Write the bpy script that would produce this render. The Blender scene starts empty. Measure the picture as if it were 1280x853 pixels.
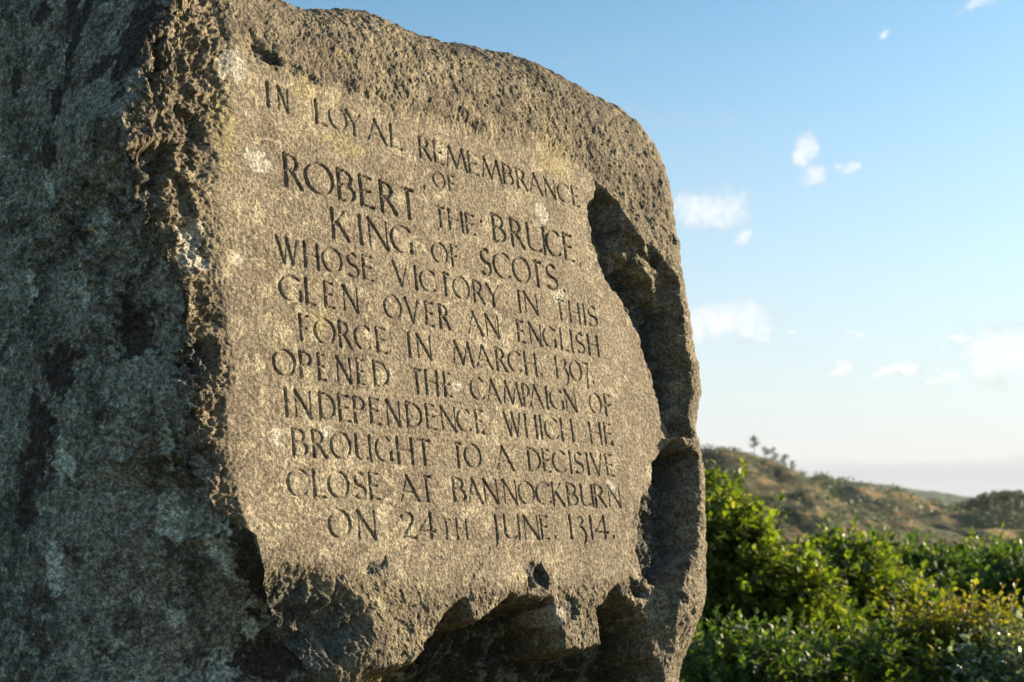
import bpy, bmesh, math, random
import numpy as np
from mathutils import Vector, Matrix

sc = bpy.context.scene
COL = sc.collection

# ------------------------------------------------------------------ camera
F_PX = 1600.0
PITCH = math.atan((650 - 426.5) / F_PX)
cd = bpy.data.cameras.new("camera")
cam = bpy.data.objects.new("camera", cd)
COL.objects.link(cam)
cam.location = (0, 0, 1.6)
cam.rotation_euler = (math.pi / 2 + PITCH, 0, 0)
cd.sensor_width = 36.0
cd.lens = 36.0 * F_PX / 1280.0
cd.clip_start = 0.05
cd.clip_end = 20000
cd.dof.use_dof = True
cd.dof.focus_distance = 2.85
cd.dof.aperture_fstop = 5.6
sc.camera = cam

# ------------------------------------------------------------------ sun and sky
SUN_EL = math.radians(17.0)
SUN_AZ = math.radians(90 - 22.5)          # clockwise from +Y
world = bpy.data.worlds.new("World")
sc.world = world
world.use_nodes = True
SKY_STRENGTH = 0.05
sl = bpy.data.lights.new("sun", 'SUN')
sl.energy = 5.0
sl.angle = math.radians(0.53)
sl.color = (1.0, 0.815, 0.555)
sun = bpy.data.objects.new("sun", sl)
COL.objects.link(sun)
sdir = Vector((math.sin(SUN_AZ) * math.cos(SUN_EL), math.cos(SUN_AZ) * math.cos(SUN_EL), math.sin(SUN_EL)))
sun.rotation_euler = sdir.to_track_quat('Z', 'Y').to_euler()
sun.location = (8, 4, 6)
sc.view_settings.view_transform = 'Standard'
sc.view_settings.look = 'None'
sc.view_settings.gamma = 1.0
sc.view_settings.exposure = 1.55
sc.cycles.max_bounces = 6
sc.cycles.transparent_max_bounces = 8

GLYPHS = [('I',-0.4874,-0.4787,0.4587,0.0537),('N',-0.4575,-0.4262,0.4586,0.0537),('L',-0.3528,-0.3196,0.4561,0.0537),('O',-0.3141,-0.2587,0.4562,0.0537),('Y',-0.263,-0.2154,0.4563,0.0537),('A',-0.196,-0.1384,0.4565,0.0537),('L',-0.126,-0.087,0.4567,0.0537),('R',-0.0317,0.0091,0.4533,0.0537),('E',0.0195,0.055,0.4535,0.0537),('M',0.0624,0.1368,0.4536,0.0537),('E',0.1423,0.1801,0.4538,0.0537),('M',0.1896,0.267,0.4541,0.0537),('B',0.2729,0.3143,0.4542,0.0537),('R',0.3262,0.3687,0.4545,0.0537),('A',0.3779,0.4295,0.4546,0.0537),('N',0.4402,0.4881,0.4548,0.0537),('C',0.4958,0.5515,0.455,0.0537),('E',0.5603,0.5905,0.4551,0.0537),('O',0.0067,0.0494,0.3879,0.0399),('F',0.0614,0.0848,0.3892,0.0399),('R',-0.4544,-0.405,0.2885,0.071),('O',-0.3973,-0.3163,0.2887,0.071),('B',-0.3045,-0.2504,0.2889,0.071),('E',-0.2382,-0.1958,0.2891,0.071),('R',-0.1764,-0.1259,0.2893,0.071),('T',-0.1085,-0.0646,0.2894,0.071),('T',-0.0006,0.0354,0.2889,0.0489),('H',0.047,0.0978,0.2895,0.0489),('E',0.1086,0.1422,0.2901,0.0489),('B',0.2076,0.259,0.2893,0.0704),('R',0.2776,0.3278,0.2896,0.0704),('U',0.3428,0.4149,0.29,0.0704),('C',0.4187,0.4819,0.2902,0.0704),('E',0.4941,0.5377,0.2905,0.0704),('K',-0.3323,-0.2805,0.1966,0.0654),('I',-0.2531,-0.2433,0.1971,0.0654),('N',-0.2253,-0.1629,0.1977,0.0654),('G',-0.1551,-0.0859,0.1984,0.0654),('O',-0.024,0.0306,0.1939,0.052),('F',0.0424,0.0676,0.1954,0.052),('S',0.145,0.1892,0.1933,0.0663),('C',0.1948,0.263,0.1941,0.0663),('O',0.2688,0.3396,0.1951,0.0663),('T',0.3458,0.3883,0.1959,0.0663),('S',0.4005,0.4523,0.1966,0.0663),('W',-0.4906,-0.4308,0.1169,0.0537),('H',-0.4172,-0.3765,0.1167,0.0537),('O',-0.3677,-0.3117,0.1164,0.0537),('S',-0.2992,-0.2609,0.1162,0.0537),('E',-0.2517,-0.2178,0.1159,0.0537),('V',-0.1594,-0.1101,0.1187,0.0537),('I',-0.0917,-0.0811,0.1178,0.0537),('C',-0.0736,-0.0194,0.1171,0.0537),('T',-0.0056,0.0279,0.1181,0.0537),('O',0.0373,0.0962,0.1174,0.0537),('R',0.1094,0.1498,0.1167,0.0537),('Y',0.1568,0.2054,0.1161,0.0537),('I',0.2761,0.2866,0.1162,0.0537),('N',0.3007,0.3545,0.1179,0.0537),('T',0.4272,0.4662,0.1168,0.0537),('H',0.4847,0.53,0.1176,0.0537),('I',0.5444,0.555,0.1181,0.0537),('S',0.5634,0.6083,0.1186,0.0537),('G',-0.4891,-0.4312,0.036,0.0537),('L',-0.4209,-0.3934,0.0365,0.0537),('E',-0.3697,-0.3418,0.0369,0.0537),('N',-0.3173,-0.2721,0.0374,0.0537),('O',-0.1969,-0.1416,0.0374,0.0537),('V',-0.1305,-0.0863,0.0374,0.0537),('E',-0.0659,-0.037,0.0374,0.0537),('R',-0.0196,0.0156,0.0374,0.0537),('A',0.0763,0.1296,0.0359,0.0537),('N',0.142,0.1915,0.0374,0.0537),('E',0.2602,0.2891,0.0374,0.0537),('N',0.3066,0.3552,0.0372,0.0537),('G',0.3612,0.4141,0.0371,0.0537),('L',0.4321,0.4634,0.0369,0.0537),('I',0.476,0.4862,0.0369,0.0537),('S',0.4977,0.5365,0.0368,0.0537),('H',0.5496,0.5946,0.0367,0.0537),('F',-0.4432,-0.4167,-0.0443,0.0537),('O',-0.4041,-0.3477,-0.0443,0.0537),('R',-0.3375,-0.3012,-0.0443,0.0537),('C',-0.2941,-0.2442,-0.0443,0.0537),('E',-0.2294,-0.1958,-0.0443,0.0537),('I',-0.1323,-0.1238,-0.0442,0.0537),('N',-0.1039,-0.0566,-0.0431,0.0537),('M',0.0118,0.0848,-0.044,0.0537),('A',0.0954,0.1515,-0.0439,0.0537),('R',0.1667,0.2053,-0.0437,0.0537),('C',0.2116,0.2642,-0.0437,0.0537),('H',0.2744,0.3198,-0.0436,0.0537),('1',0.3958,0.4068,-0.041,0.0537),('3',0.416,0.4532,-0.0412,0.0537),('0',0.4564,0.5058,-0.0415,0.0537),('7',0.5103,0.5374,-0.0418,0.0537),('O',-0.519,-0.462,-0.1231,0.0537),('P',-0.4506,-0.4169,-0.1225,0.0537),('E',-0.402,-0.3802,-0.1221,0.0537),('N',-0.3523,-0.3097,-0.1216,0.0537),('E',-0.2944,-0.2713,-0.1212,0.0537),('D',-0.246,-0.1999,-0.1206,0.0537),('T',-0.1322,-0.0979,-0.1245,0.0537),('H',-0.0873,-0.0468,-0.1245,0.0537),('E',-0.0272,-0.0024,-0.1244,0.0537),('C',0.0619,0.1126,-0.1243,0.0537),('A',0.1194,0.1679,-0.1243,0.0537),('M',0.1782,0.2484,-0.1242,0.0537),('P',0.2524,0.2812,-0.1242,0.0537),('A',0.2781,0.3306,-0.1242,0.0537),('I',0.3412,0.3507,-0.1241,0.0537),('G',0.3574,0.4119,-0.1241,0.0537),('N',0.4198,0.4664,-0.124,0.0537),('O',0.522,0.5743,-0.1224,0.0537),('F',0.5891,0.62,-0.1222,0.0537),('I',-0.4963,-0.4876,-0.2035,0.0537),('N',-0.4709,-0.4259,-0.2035,0.0537),('D',-0.4065,-0.3623,-0.2035,0.0537),('E',-0.3541,-0.3218,-0.2035,0.0537),('P',-0.3122,-0.2779,-0.2035,0.0537),('E',-0.2654,-0.2349,-0.2035,0.0537),('N',-0.2182,-0.1752,-0.2035,0.0537),('D',-0.1578,-0.1097,-0.2035,0.0537),('E',-0.0973,-0.0639,-0.2035,0.0537),('N',-0.0494,0.0012,-0.2035,0.0537),('C',0.004,0.0531,-0.2034,0.0537),('E',0.0684,0.0976,-0.2032,0.0537),('W',0.1691,0.2336,-0.2008,0.0537),('H',0.247,0.2927,-0.2012,0.0537),('I',0.3043,0.3136,-0.2015,0.0537),('C',0.3219,0.3783,-0.2017,0.0537),('H',0.3871,0.436,-0.2021,0.0537),('H',0.5064,0.5557,-0.2024,0.0537),('E',0.5702,0.6048,-0.2017,0.0537),('B',-0.4832,-0.4436,-0.2825,0.0537),('R',-0.4322,-0.3948,-0.2827,0.0537),('O',-0.3846,-0.3284,-0.2829,0.0537),('U',-0.3162,-0.2719,-0.2832,0.0537),('G',-0.2596,-0.2108,-0.2834,0.0537),('H',-0.1959,-0.148,-0.2836,0.0537),('T',-0.1347,-0.0927,-0.2838,0.0537),('T',-0.0211,0.0106,-0.2846,0.0537),('O',0.0162,0.0731,-0.2848,0.0537),('A',0.1259,0.1863,-0.2842,0.0537),('D',0.2425,0.291,-0.283,0.0537),('E',0.3,0.3291,-0.2832,0.0537),('C',0.3376,0.3931,-0.2833,0.0537),('I',0.4044,0.4141,-0.2834,0.0537),('S',0.4229,0.4619,-0.2835,0.0537),('I',0.4736,0.4843,-0.2837,0.0537),('V',0.4945,0.5439,-0.2838,0.0537),('E',0.5575,0.591,-0.2839,0.0537),('C',-0.5035,-0.4519,-0.3622,0.0537),('L',-0.4381,-0.4054,-0.3626,0.0537),('O',-0.4002,-0.3433,-0.3629,0.0537),('S',-0.3322,-0.2936,-0.3633,0.0537),('E',-0.2869,-0.2571,-0.3635,0.0537),('A',-0.1975,-0.1424,-0.3649,0.0537),('T',-0.1337,-0.0998,-0.3642,0.0537),('B',-0.0344,0.0084,-0.3642,0.0537),('A',0.0133,0.0618,-0.3643,0.0537),('N',0.0679,0.1178,-0.3644,0.0537),('N',0.1357,0.1863,-0.3644,0.0537),('O',0.1906,0.2516,-0.3645,0.0537),('C',0.2561,0.3163,-0.3647,0.0537),('K',0.3203,0.3663,-0.3648,0.0537),('B',0.3794,0.4231,-0.3649,0.0537),('U',0.4341,0.4839,-0.3649,0.0537),('R',0.4915,0.5362,-0.365,0.0537),('N',0.5479,0.6018,-0.3651,0.0537),('O',-0.4057,-0.3473,-0.4437,0.0563),('N',-0.3295,-0.2776,-0.4449,0.0563),('2',-0.2063,-0.1604,-0.4437,0.0536),('4',-0.155,-0.1008,-0.4441,0.0536),('T',-0.084,-0.0517,-0.4449,0.0416),('H',-0.0373,-0.0012,-0.4452,0.0416),('J',0.0865,0.1062,-0.4455,0.0533),('U',0.1256,0.1817,-0.4455,0.0533),('N',0.1969,0.2523,-0.4456,0.0533),('E',0.2602,0.292,-0.4456,0.0533),('1',0.3716,0.3824,-0.445,0.0548),('3',0.3989,0.4416,-0.4451,0.0548),('1',0.4549,0.4655,-0.4451,0.0548),('4',0.473,0.5313,-0.4452,0.0548)]
TOP_EDGE = [(-0.4177,0.8378),(-0.277,0.8797),(-0.1588,0.9016),(-0.0525,0.9015),(0.0908,0.8972),(0.2283,0.9094),(0.3767,0.9373),(0.5327,0.9566),(0.6938,0.9531),(0.8155,0.9266),(0.9463,0.9155),(1.0845,0.9096),(1.2273,0.8947),(1.3068,0.8527),(1.3538,0.7999),(1.3626,0.7227)]
RIGHT_EDGE = [(0.5389,1.1033),(0.4391,1.0862),(0.3383,1.0815000000000001),(0.2453,1.0871),(0.0992,1.0868),(0.0251,1.1143),(-0.0472,1.1073),(-0.1206,1.0698),(-0.1567,1.0514),(-0.1907,1.0633000000000001),(-0.2364,1.0719),(-0.2823,1.0718),(-0.3734,1.0547),(-0.4627,1.0337),(-0.5499,1.0007),(-0.6347,0.9646),(-0.7163,0.9138000000000001),(-0.8197,0.8426)]
LEFT_EDGE = [(0.6468,-0.6869),(0.5303,-0.7179),(0.3922,-0.7812),(0.2656,-0.8286),(0.2057,-0.8108),(0.1353,-0.7658),(0.0298,-0.7363),(-0.0612,-0.7167),(-0.1522,-0.7044),(-0.2442,-0.7222),(-0.3466,-0.6935),(-0.4044,-0.6073),(-0.4968,-0.5828),(-0.5317,-0.5518),(-0.5935,-0.4955),(-0.6629,-0.4566),(-0.7131,-0.4415)]
BAND_EDGE = [(0.6854,-0.5389),(0.4939,-0.5656),(0.3069,-0.6109),(0.1338,-0.6384),(-0.026,-0.627),(-0.151,-0.6173),(-0.276,-0.6521),(-0.3646,-0.6184),(-0.4829,-0.5944),(-0.5713,-0.57),(-0.706,-0.5535)]
PANEL = [(-0.563,0.64),(-0.5475,0.5717),(-0.4544,0.5489),(-0.3307,0.5534),(-0.1623,0.5423),(0.0268,0.567),(0.2017,0.5701),(0.4655,0.6053),(0.6907,0.5645),(0.6111,0.3647),(0.7711,0.1595),(0.8773,-0.1776),(0.6472,-0.3975),(0.6239,-0.5411),(0.4986,-0.5577),(0.1332,-0.5384),(-0.082,-0.5582),(-0.3538,-0.5101),(-0.5907,-0.483),(-0.6345,-0.3352),(-0.6213,-0.0252),(-0.6326,0.2177)]
SCARS = [([(0.5459,0.6717),(0.4536,0.6152),(0.3767,0.6136),(0.3183,0.6339),(0.258,0.6575),(0.2211,0.7165),(0.1584,0.7632),(0.0932,0.7942),(0.0159,0.8225),(-0.0628,0.8346),(-0.1291,0.8576),(-0.1776,0.8773)],[(0.5536,0.6846),(0.4994,0.7565),(0.4194,0.7772),(0.3747,0.8618),(0.3272,0.9402),(0.2744,0.9941),(0.1884,0.9887),(0.1153,0.9823),(0.0217,0.9999),(-0.0621,0.9859),(-0.1118,0.9434),(-0.1719,0.9774)],0.105),([(-0.173,0.8784),(-0.234,0.7725),(-0.3112,0.7383),(-0.3551,0.6828),(-0.4079,0.6447),(-0.48,0.6277),(-0.5415,0.6418),(-0.5734,0.6887),(-0.5956,0.7389)],[(-0.176,0.906),(-0.225,0.9714),(-0.2819,0.9726),(-0.3726,0.9395),(-0.4828,0.9176),(-0.5354,0.8314),(-0.5984,0.7609)],0.09),([(0.6521,-0.5164),(0.5825,-0.5134),(0.5595,-0.4686),(0.5583,-0.4295)],[(0.655,-0.5077),(0.6313,-0.4776),(0.6003,-0.4456),(0.5651,-0.4068)],0.05)]
ISLANDS = [((0.7779,0.3717),(0.92,0.2464),0.028,0.068),((0.918,-0.2387),(0.9604,-0.2959),0.02,0.035)]
UNDERCUT = [(-0.5501,-0.7105),(-0.4905,-0.6851),(-0.444,-0.6753),(-0.3553,-0.6757),(-0.2659,-0.6929),(-0.2129,-0.6873),(-0.1663,-0.6712),(-0.1398,-0.6354),(-0.1255,-0.6198),(-0.0565,-0.5726),(-0.024,-0.5772),(-0.0215,-0.5944),(-0.0206,-0.6217),(0.0312,-0.6087),(0.093,-0.5781),(0.1319,-0.5617),(0.1547,-0.5768),(0.2768,-0.5811),(0.2843,-0.6202),(0.308,-0.6545),(0.3007,-0.6908),(0.3719,-0.7064),(0.434,-0.6859),(0.4458,-0.6619),(0.4492,-0.6162),(0.4917,-0.5888),(0.5419,-0.5471),(0.5676,-0.5856),(0.6275,-0.6158),(0.6541,-0.6691),(0.6584,-0.7252),(0.6798,-0.7704),(0.6807,-0.81),(0.5214,-1.2498),(-0.529,-1.0493)]
HOLLOWS = [([(-0.827,0.2841),(-0.7337,0.3238),(-0.7268,0.2547),(-0.7546,0.1726),(-0.7348,0.116),(-0.7738,0.1088),(-0.8227,0.1931),(-0.7983,0.2382)],0.03,0.02),([(-0.7843,0.1069),(-0.742,0.1147),(-0.721,0.0473),(-0.7368,-0.0406),(-0.7587,0.0025)],0.022,0.02),([(-0.7181,-0.0812),(-0.6666,-0.0626),(-0.6481,-0.1151),(-0.6813,-0.1752),(-0.7192,-0.1574)],0.026,0.015),([(-0.7577,-0.1936),(-0.7073,-0.2195),(-0.6646,-0.2991),(-0.685,-0.3369),(-0.7337,-0.2803)],0.026,0.02),([(-0.7518,0.5241),(-0.7209,0.5514),(-0.738,0.4432),(-0.77,0.3838)],0.03,0.02),([(-0.6881,0.381),(-0.6588,0.3974),(-0.6511,0.3397),(-0.6825,0.32)],0.02,0.01),([(-0.3273,-0.5059),(-0.3032,-0.4871),(-0.263,-0.4877),(-0.2563,-0.5073),(-0.2904,-0.529),(-0.3226,-0.5218)],0.016,0.012),([(0.1799,-0.516),(0.2099,-0.4945),(0.261,-0.5064),(0.2854,-0.5368),(0.2568,-0.5601),(0.2121,-0.546),(0.1908,-0.5672)],0.009,0.012),([(0.333,-0.5756),(0.3693,-0.5825),(0.3942,-0.6157),(0.3581,-0.6367),(0.3295,-0.6241)],0.012,0.012),([(0.713,-0.5947),(0.7555,-0.5899),(0.7707,-0.6195),(0.7365,-0.6346),(0.71,-0.6212)],0.014,0.01),([(0.5947,-0.5444),(0.6398,-0.5496),(0.6713,-0.5993),(0.6264,-0.6057),(0.5978,-0.5766)],0.012,0.01),([(0.9529,0.4279),(0.9838,0.4336),(0.9892,0.4047),(0.9613,0.3947)],0.012,0.006),([(-0.3886,0.5687),(-0.3653,0.5758),(-0.3257,0.5568),(-0.3499,0.5459)],0.012,0.006)]
CHIPPED = [(-0.5976,-0.5238),(-0.5441,-0.4896),(-0.4656,-0.4878),(-0.4093,-0.5166),(-0.3574,-0.5429),(-0.3151,-0.5883),(-0.3043,-0.6451),(-0.35,-0.7034),(-0.4283,-0.8145),(-0.8895,-0.7619),(-0.8029,-0.5615)]
CRACK = [(0.0666,-0.4746),(0.0301,-0.5007),(0.0048,-0.5264),(-0.0091,-0.5485)]
WHITE_FRONT = [(-0.5655,0.5227,0.0353,0.0368),(-0.5216,0.3247,0.0293,0.0322),(-0.6955,0.1104,0.0368,0.0551),(-0.5906,0.1062,0.0157,0.0201),(-0.5234,-0.2504,0.0198,0.0222),(0.4131,0.3988,0.0311,0.0323),(0.0146,-0.1003,0.0164,0.0114),(0.5672,-0.3119,0.0247,0.0167),(-0.388,-0.2294,0.0194,0.0116),(0.4515,0.1818,0.0277,0.0201),(0.2923,-0.6261,0.0272,0.022)]
YELLOW_FRONT = [(0.2572,0.7995,0.0396,0.0144),(-0.2401,0.6452,0.0253,0.0185),(-0.6838,0.6077,0.0194,0.0217),(0.5877,-0.5442,0.014,0.01),(-0.2737,0.4254,0.061,0.0274),(-0.3856,0.006,0.0397,0.0278),(-0.3787,0.53,0.0418,0.0388),(-0.602,0.378,0.0321,0.1061),(0.4933,0.5705,0.0799,0.063)]
CLOUDS = [(0.231,0.2783,0.0079,0.0121),(0.2401,0.2592,0.0073,0.0079),(0.2644,0.263,0.0085,0.0048),(0.1606,0.2383,0.0279,0.0145),(0.1799,0.2161,0.0073,0.0055),(0.1617,0.1521,0.0376,0.0152),(0.1922,0.1452,0.0133,0.0061),(0.2512,0.1118,0.0109,0.0048),(0.2944,0.1104,0.0206,0.0042),(0.3758,0.1213,0.0352,0.0206),(0.3644,0.3744,0.0133,0.0055),(0.3371,0.1349,0.0061,0.003),(0.2176,0.1426,0.0055,0.003),(0.2966,0.3597,0.0048,0.0024),(0.3271,0.1028,0.0085,0.003),(0.2654,0.1452,0.0073,0.0024)]
CREST_KNOLL = [(0.125,0.04688),(0.1469,0.05312),(0.1656,0.05187),(0.1812,0.04938),(0.2,0.04375),(0.2156,0.03687),(0.225,0.03),(0.2469,0.01375),(0.275,0.00375),(0.3,0.0),(0.3312,-0.00875),(0.3688,-0.01875),(0.4125,-0.025)]
CREST_FOREST = [(0.0375,0.05625),(0.1313,0.05187),(0.1625,0.0525),(0.1938,0.04063),(0.2156,0.0325),(0.25,0.03062),(0.2875,0.02625),(0.325,0.02063),(0.35,0.01625),(0.4,0.00625),(0.475,0.00875)]
CREST_MOOR = [(0.1,0.00313),(0.1625,0.0125),(0.2156,0.02375),(0.2313,0.02562),(0.2562,0.02312),(0.2812,0.01625),(0.3,0.01375),(0.3187,0.00625),(0.35,0.005),(0.375,-0.00438),(0.4,-0.01125),(0.475,-0.01375)]
CREST_WOOD = [(0.3312,0.0),(0.3469,0.01125),(0.3594,0.0175),(0.3812,0.02125),(0.4031,0.02),(0.475,0.02375)]
DOTS = [(0.5611,0.2855,1),(0.4735,0.1967,0),(0.3393,-0.0405,1),(0.5514,-0.0407,0),(0.0918,-0.2031,0),(0.3138,-0.4431,1),(0.5498,-0.4434,0),(-0.0249,0.3775,1),(0.1657,0.3271,0),(0.5996,-0.1978,0)]

# ------------------------------------------------------------------ node helpers
class NT:
    def __init__(s, tree):
        s.t = tree; s.n = tree.nodes; s.l = tree.links
    def node(s, typ, **kw):
        x = s.n.new(typ)
        for k, v in kw.items():
            setattr(x, k, v)
        return x
    def put(s, sock, val):
        if hasattr(val, 'links') or isinstance(val, bpy.types.NodeSocket):
            s.l.new(val, sock)
        else:
            try: sock.default_value = val
            except Exception: sock.default_value = (val[0], val[1], val[2], 1.0) if len(val) == 3 else val
    def math(s, op, a, b=0.0, c=0.0, clamp=False):
        x = s.node('ShaderNodeMath', operation=op, use_clamp=clamp)
        s.put(x.inputs[0], a); s.put(x.inputs[1], b); s.put(x.inputs[2], c)
        return x.outputs[0]
    def vmath(s, op, a, b=(0, 0, 0)):
        x = s.node('ShaderNodeVectorMath', operation=op)
        s.put(x.inputs[0], a); s.put(x.inputs[1], b)
        return x.outputs[0]
    def ramp(s, fac, lo, hi, a=0.0, b=1.0, smooth=True):
        x = s.node('ShaderNodeMapRange', interpolation_type='SMOOTHSTEP' if smooth else 'LINEAR')
        s.put(x.inputs[0], fac); s.put(x.inputs[1], lo); s.put(x.inputs[2], hi); s.put(x.inputs[3], a); s.put(x.inputs[4], b)
        return x.outputs[0]
    def noise(s, vec, scale, detail=4.0, rough=0.55, dist=0.0):
        x = s.node('ShaderNodeTexNoise')
        s.put(x.inputs['Vector'], vec); s.put(x.inputs['Scale'], scale); s.put(x.inputs['Detail'], detail)
        s.put(x.inputs['Roughness'], rough); s.put(x.inputs['Distortion'], dist)
        return x.outputs[0]
    def mix(s, f, a, b):
        x = s.node('ShaderNodeMix', data_type='RGBA', blend_type='MIX')
        s.put(x.inputs[0], f); s.put(x.inputs[6], c4(a)); s.put(x.inputs[7], c4(b))
        return x.outputs[2]
    def mulc(s, f, a, b):
        x = s.node('ShaderNodeMix', data_type='RGBA', blend_type='MULTIPLY')
        s.put(x.inputs[0], f); s.put(x.inputs[6], c4(a)); s.put(x.inputs[7], c4(b))
        return x.outputs[2]
    def attr(s, name):
        x = s.node('ShaderNodeAttribute', attribute_name=name)
        return x.outputs['Fac']

def c4(c):
    if isinstance(c, tuple) and len(c) == 3: return (c[0], c[1], c[2], 1.0)
    return c

def new_mat(name):
    m = bpy.data.materials.new(name)
    m.use_nodes = True
    t = NT(m.node_tree)
    b = t.n['Principled BSDF']
    return m, t, b

# ------------------------------------------------------------------ world: Nishita sky and small clouds
def build_world():
    t = NT(world.node_tree)
    bg = t.n['Background']
    sky = t.node('ShaderNodeTexSky', sky_type='NISHITA')
    sky.sun_disc = False
    sky.sun_elevation = SUN_EL
    sky.sun_rotation = SUN_AZ
    sky.altitude = 50
    sky.air_density = SKY_AIR
    sky.dust_density = SKY_DUST
    sky.ozone_density = SKY_OZONE
    tc = t.node('ShaderNodeTexCoord')
    d = t.vmath('NORMALIZE', tc.outputs['Generated'])
    sp = t.node('ShaderNodeSeparateXYZ'); t.l.new(d, sp.inputs[0])
    X, Y, Z = sp.outputs
    az = t.math('ARCTAN2', X, Y)
    el = t.math('ARCSINE', Z)
    # ragged edges: directions pushed about by noise
    def n3(scale, det=4.0):
        x = t.node('ShaderNodeTexNoise'); t.put(x.inputs['Vector'], d); t.put(x.inputs['Scale'], scale); t.put(x.inputs['Detail'], det); t.put(x.inputs['Roughness'], .6)
        return x
    nz = n3(42.0, 5.0)
    s2 = t.node('ShaderNodeSeparateColor'); t.l.new(nz.outputs['Color'], s2.inputs[0])
    azw = t.math('ADD', az, t.math('MULTIPLY', t.math('SUBTRACT', s2.outputs[0], .5), .052))
    elw = t.math('ADD', el, t.math('MULTIPLY', t.math('SUBTRACT', s2.outputs[1], .5), .034))
    tot = None
    for (a, e, wa, we) in CLOUDS:
        dx = t.math('DIVIDE', t.math('SUBTRACT', azw, a), wa)
        dy = t.math('DIVIDE', t.math('SUBTRACT', elw, e), we)
        r2 = t.math('MULTIPLY', t.math('ADD', t.math('MULTIPLY', dx, dx), t.math('MULTIPLY', dy, dy)), .62)
        m = t.math('SUBTRACT', 1.0, r2)
        tot = m if tot is None else t.math('MAXIMUM', tot, m)
    tot = t.math('MAXIMUM', tot, -2.0)
    fine = t.noise(d, 95.0, 5.0, .6)
    dens = t.ramp(t.math('ADD', tot, t.math('MULTIPLY', t.math('SUBTRACT', fine, .5), 2.8)), -.5, 2.0, 0.0, .95)
    # scattered wisps over the rest of the sky, thin and rare
    vv = t.vmath('MULTIPLY', d, (1.0, 1.0, 3.2))
    w = t.ramp(t.noise(vv, 7.0, 7.0, .65), .55, .85, 0.0, .30)
    dens = t.math('MAXIMUM', dens, w)
    # low bank of hazy cloud along the horizon
    el2 = t.math('ADD', el, t.math('MULTIPLY', t.math('SUBTRACT', t.noise(t.vmath('MULTIPLY', d, (1, 1, 5)), 9.0, 5.0, .55), .5), .035))
    bank = t.math('MULTIPLY', t.ramp(el2, .032, .050, 1.0, 0.0), .8)
    veil = t.ramp(el, .03, .42, .98, 0.0, smooth=False)
    veil = t.math('POWER', veil, 1.5)
    dn = t.node('ShaderNodeVectorMath', operation='DOT_PRODUCT'); t.l.new(d, dn.inputs[0]); dn.inputs[1].default_value = sdir
    veil = t.math('MULTIPLY', veil, t.ramp(dn.outputs['Value'], -.7, .45, .28, 1.0))
    base = t.mulc(1.0, sky.outputs[0], SKY_TINT)
    c1 = t.mix(veil, base, SKY_VEIL)
    c1 = t.mix(bank, c1, SKY_BANK)
    lum = t.ramp(t.math('ADD', tot, t.math('MULTIPLY', t.math('SUBTRACT', t.noise(d, 60.0, 3.0), .5), 1.0)), -.2, .9, .0, 1.0)
    cc = t.mix(lum, SKY_CLOUD_LO, SKY_CLOUD_HI)
    c2 = t.mix(dens, c1, cc)
    t.l.new(c2, bg.inputs[0])
    bg.inputs[1].default_value = SKY_STRENGTH
SKY_AIR, SKY_DUST, SKY_OZONE = 1.0, 1.0, 3.0
SKY_TINT = (1.28, 1.60, 1.46)
SKY_VEIL = (5.95, 5.75, 5.85)
SKY_BANK = (4.4, 4.4, 4.7)
SKY_CLOUD_LO = (4.7, 4.8, 5.1)
SKY_CLOUD_HI = (7.6, 7.4, 7.2)
build_world()

# ------------------------------------------------------------------ mesh helpers
def mesh_np(name, verts, faces_flat, sizes, mat, parent=None, smooth=True):
    me = bpy.data.meshes.new(name)
    nv = len(verts)
    me.vertices.add(nv); me.vertices.foreach_set('co', np.asarray(verts, dtype=np.float32).ravel())
    fl = np.asarray(faces_flat, dtype=np.int32).ravel()
    me.loops.add(len(fl)); me.loops.foreach_set('vertex_index', fl)
    sizes = np.asarray(sizes, dtype=np.int32)
    st = np.zeros(len(sizes), dtype=np.int32); st[1:] = np.cumsum(sizes)[:-1]
    me.polygons.add(len(sizes)); me.polygons.foreach_set('loop_start', st)
    try: me.polygons.foreach_set('loop_total', sizes)
    except Exception: pass
    me.polygons.foreach_set('use_smooth', np.full(len(sizes), smooth, dtype=bool))
    me.update(calc_edges=True)
    me.materials.append(mat)
    o = bpy.data.objects.new(name, me)
    COL.objects.link(o)
    if parent is not None: o.parent = parent
    return o

def grid_faces(R, C, wrap=False):
    idx = np.arange(R * C, dtype=np.int32).reshape(R, C)
    if wrap:
        a = idx; b = np.roll(idx, -1, axis=1)
    else:
        a = idx[:, :-1]; b = idx[:, 1:]
    f = np.stack([a[:-1], b[:-1], b[1:], a[1:]], axis=-1)
    return f.reshape(-1, 4)

def tag(o, label=None, cat=None, group=None, kind=None):
    if label: o['label'] = label
    if cat: o['category'] = cat
    if group: o['group'] = group
    if kind: o['kind'] = kind
    return o

def empty(name, loc):
    o = bpy.data.objects.new(name, None); COL.objects.link(o); o.location = loc
    return o

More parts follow.
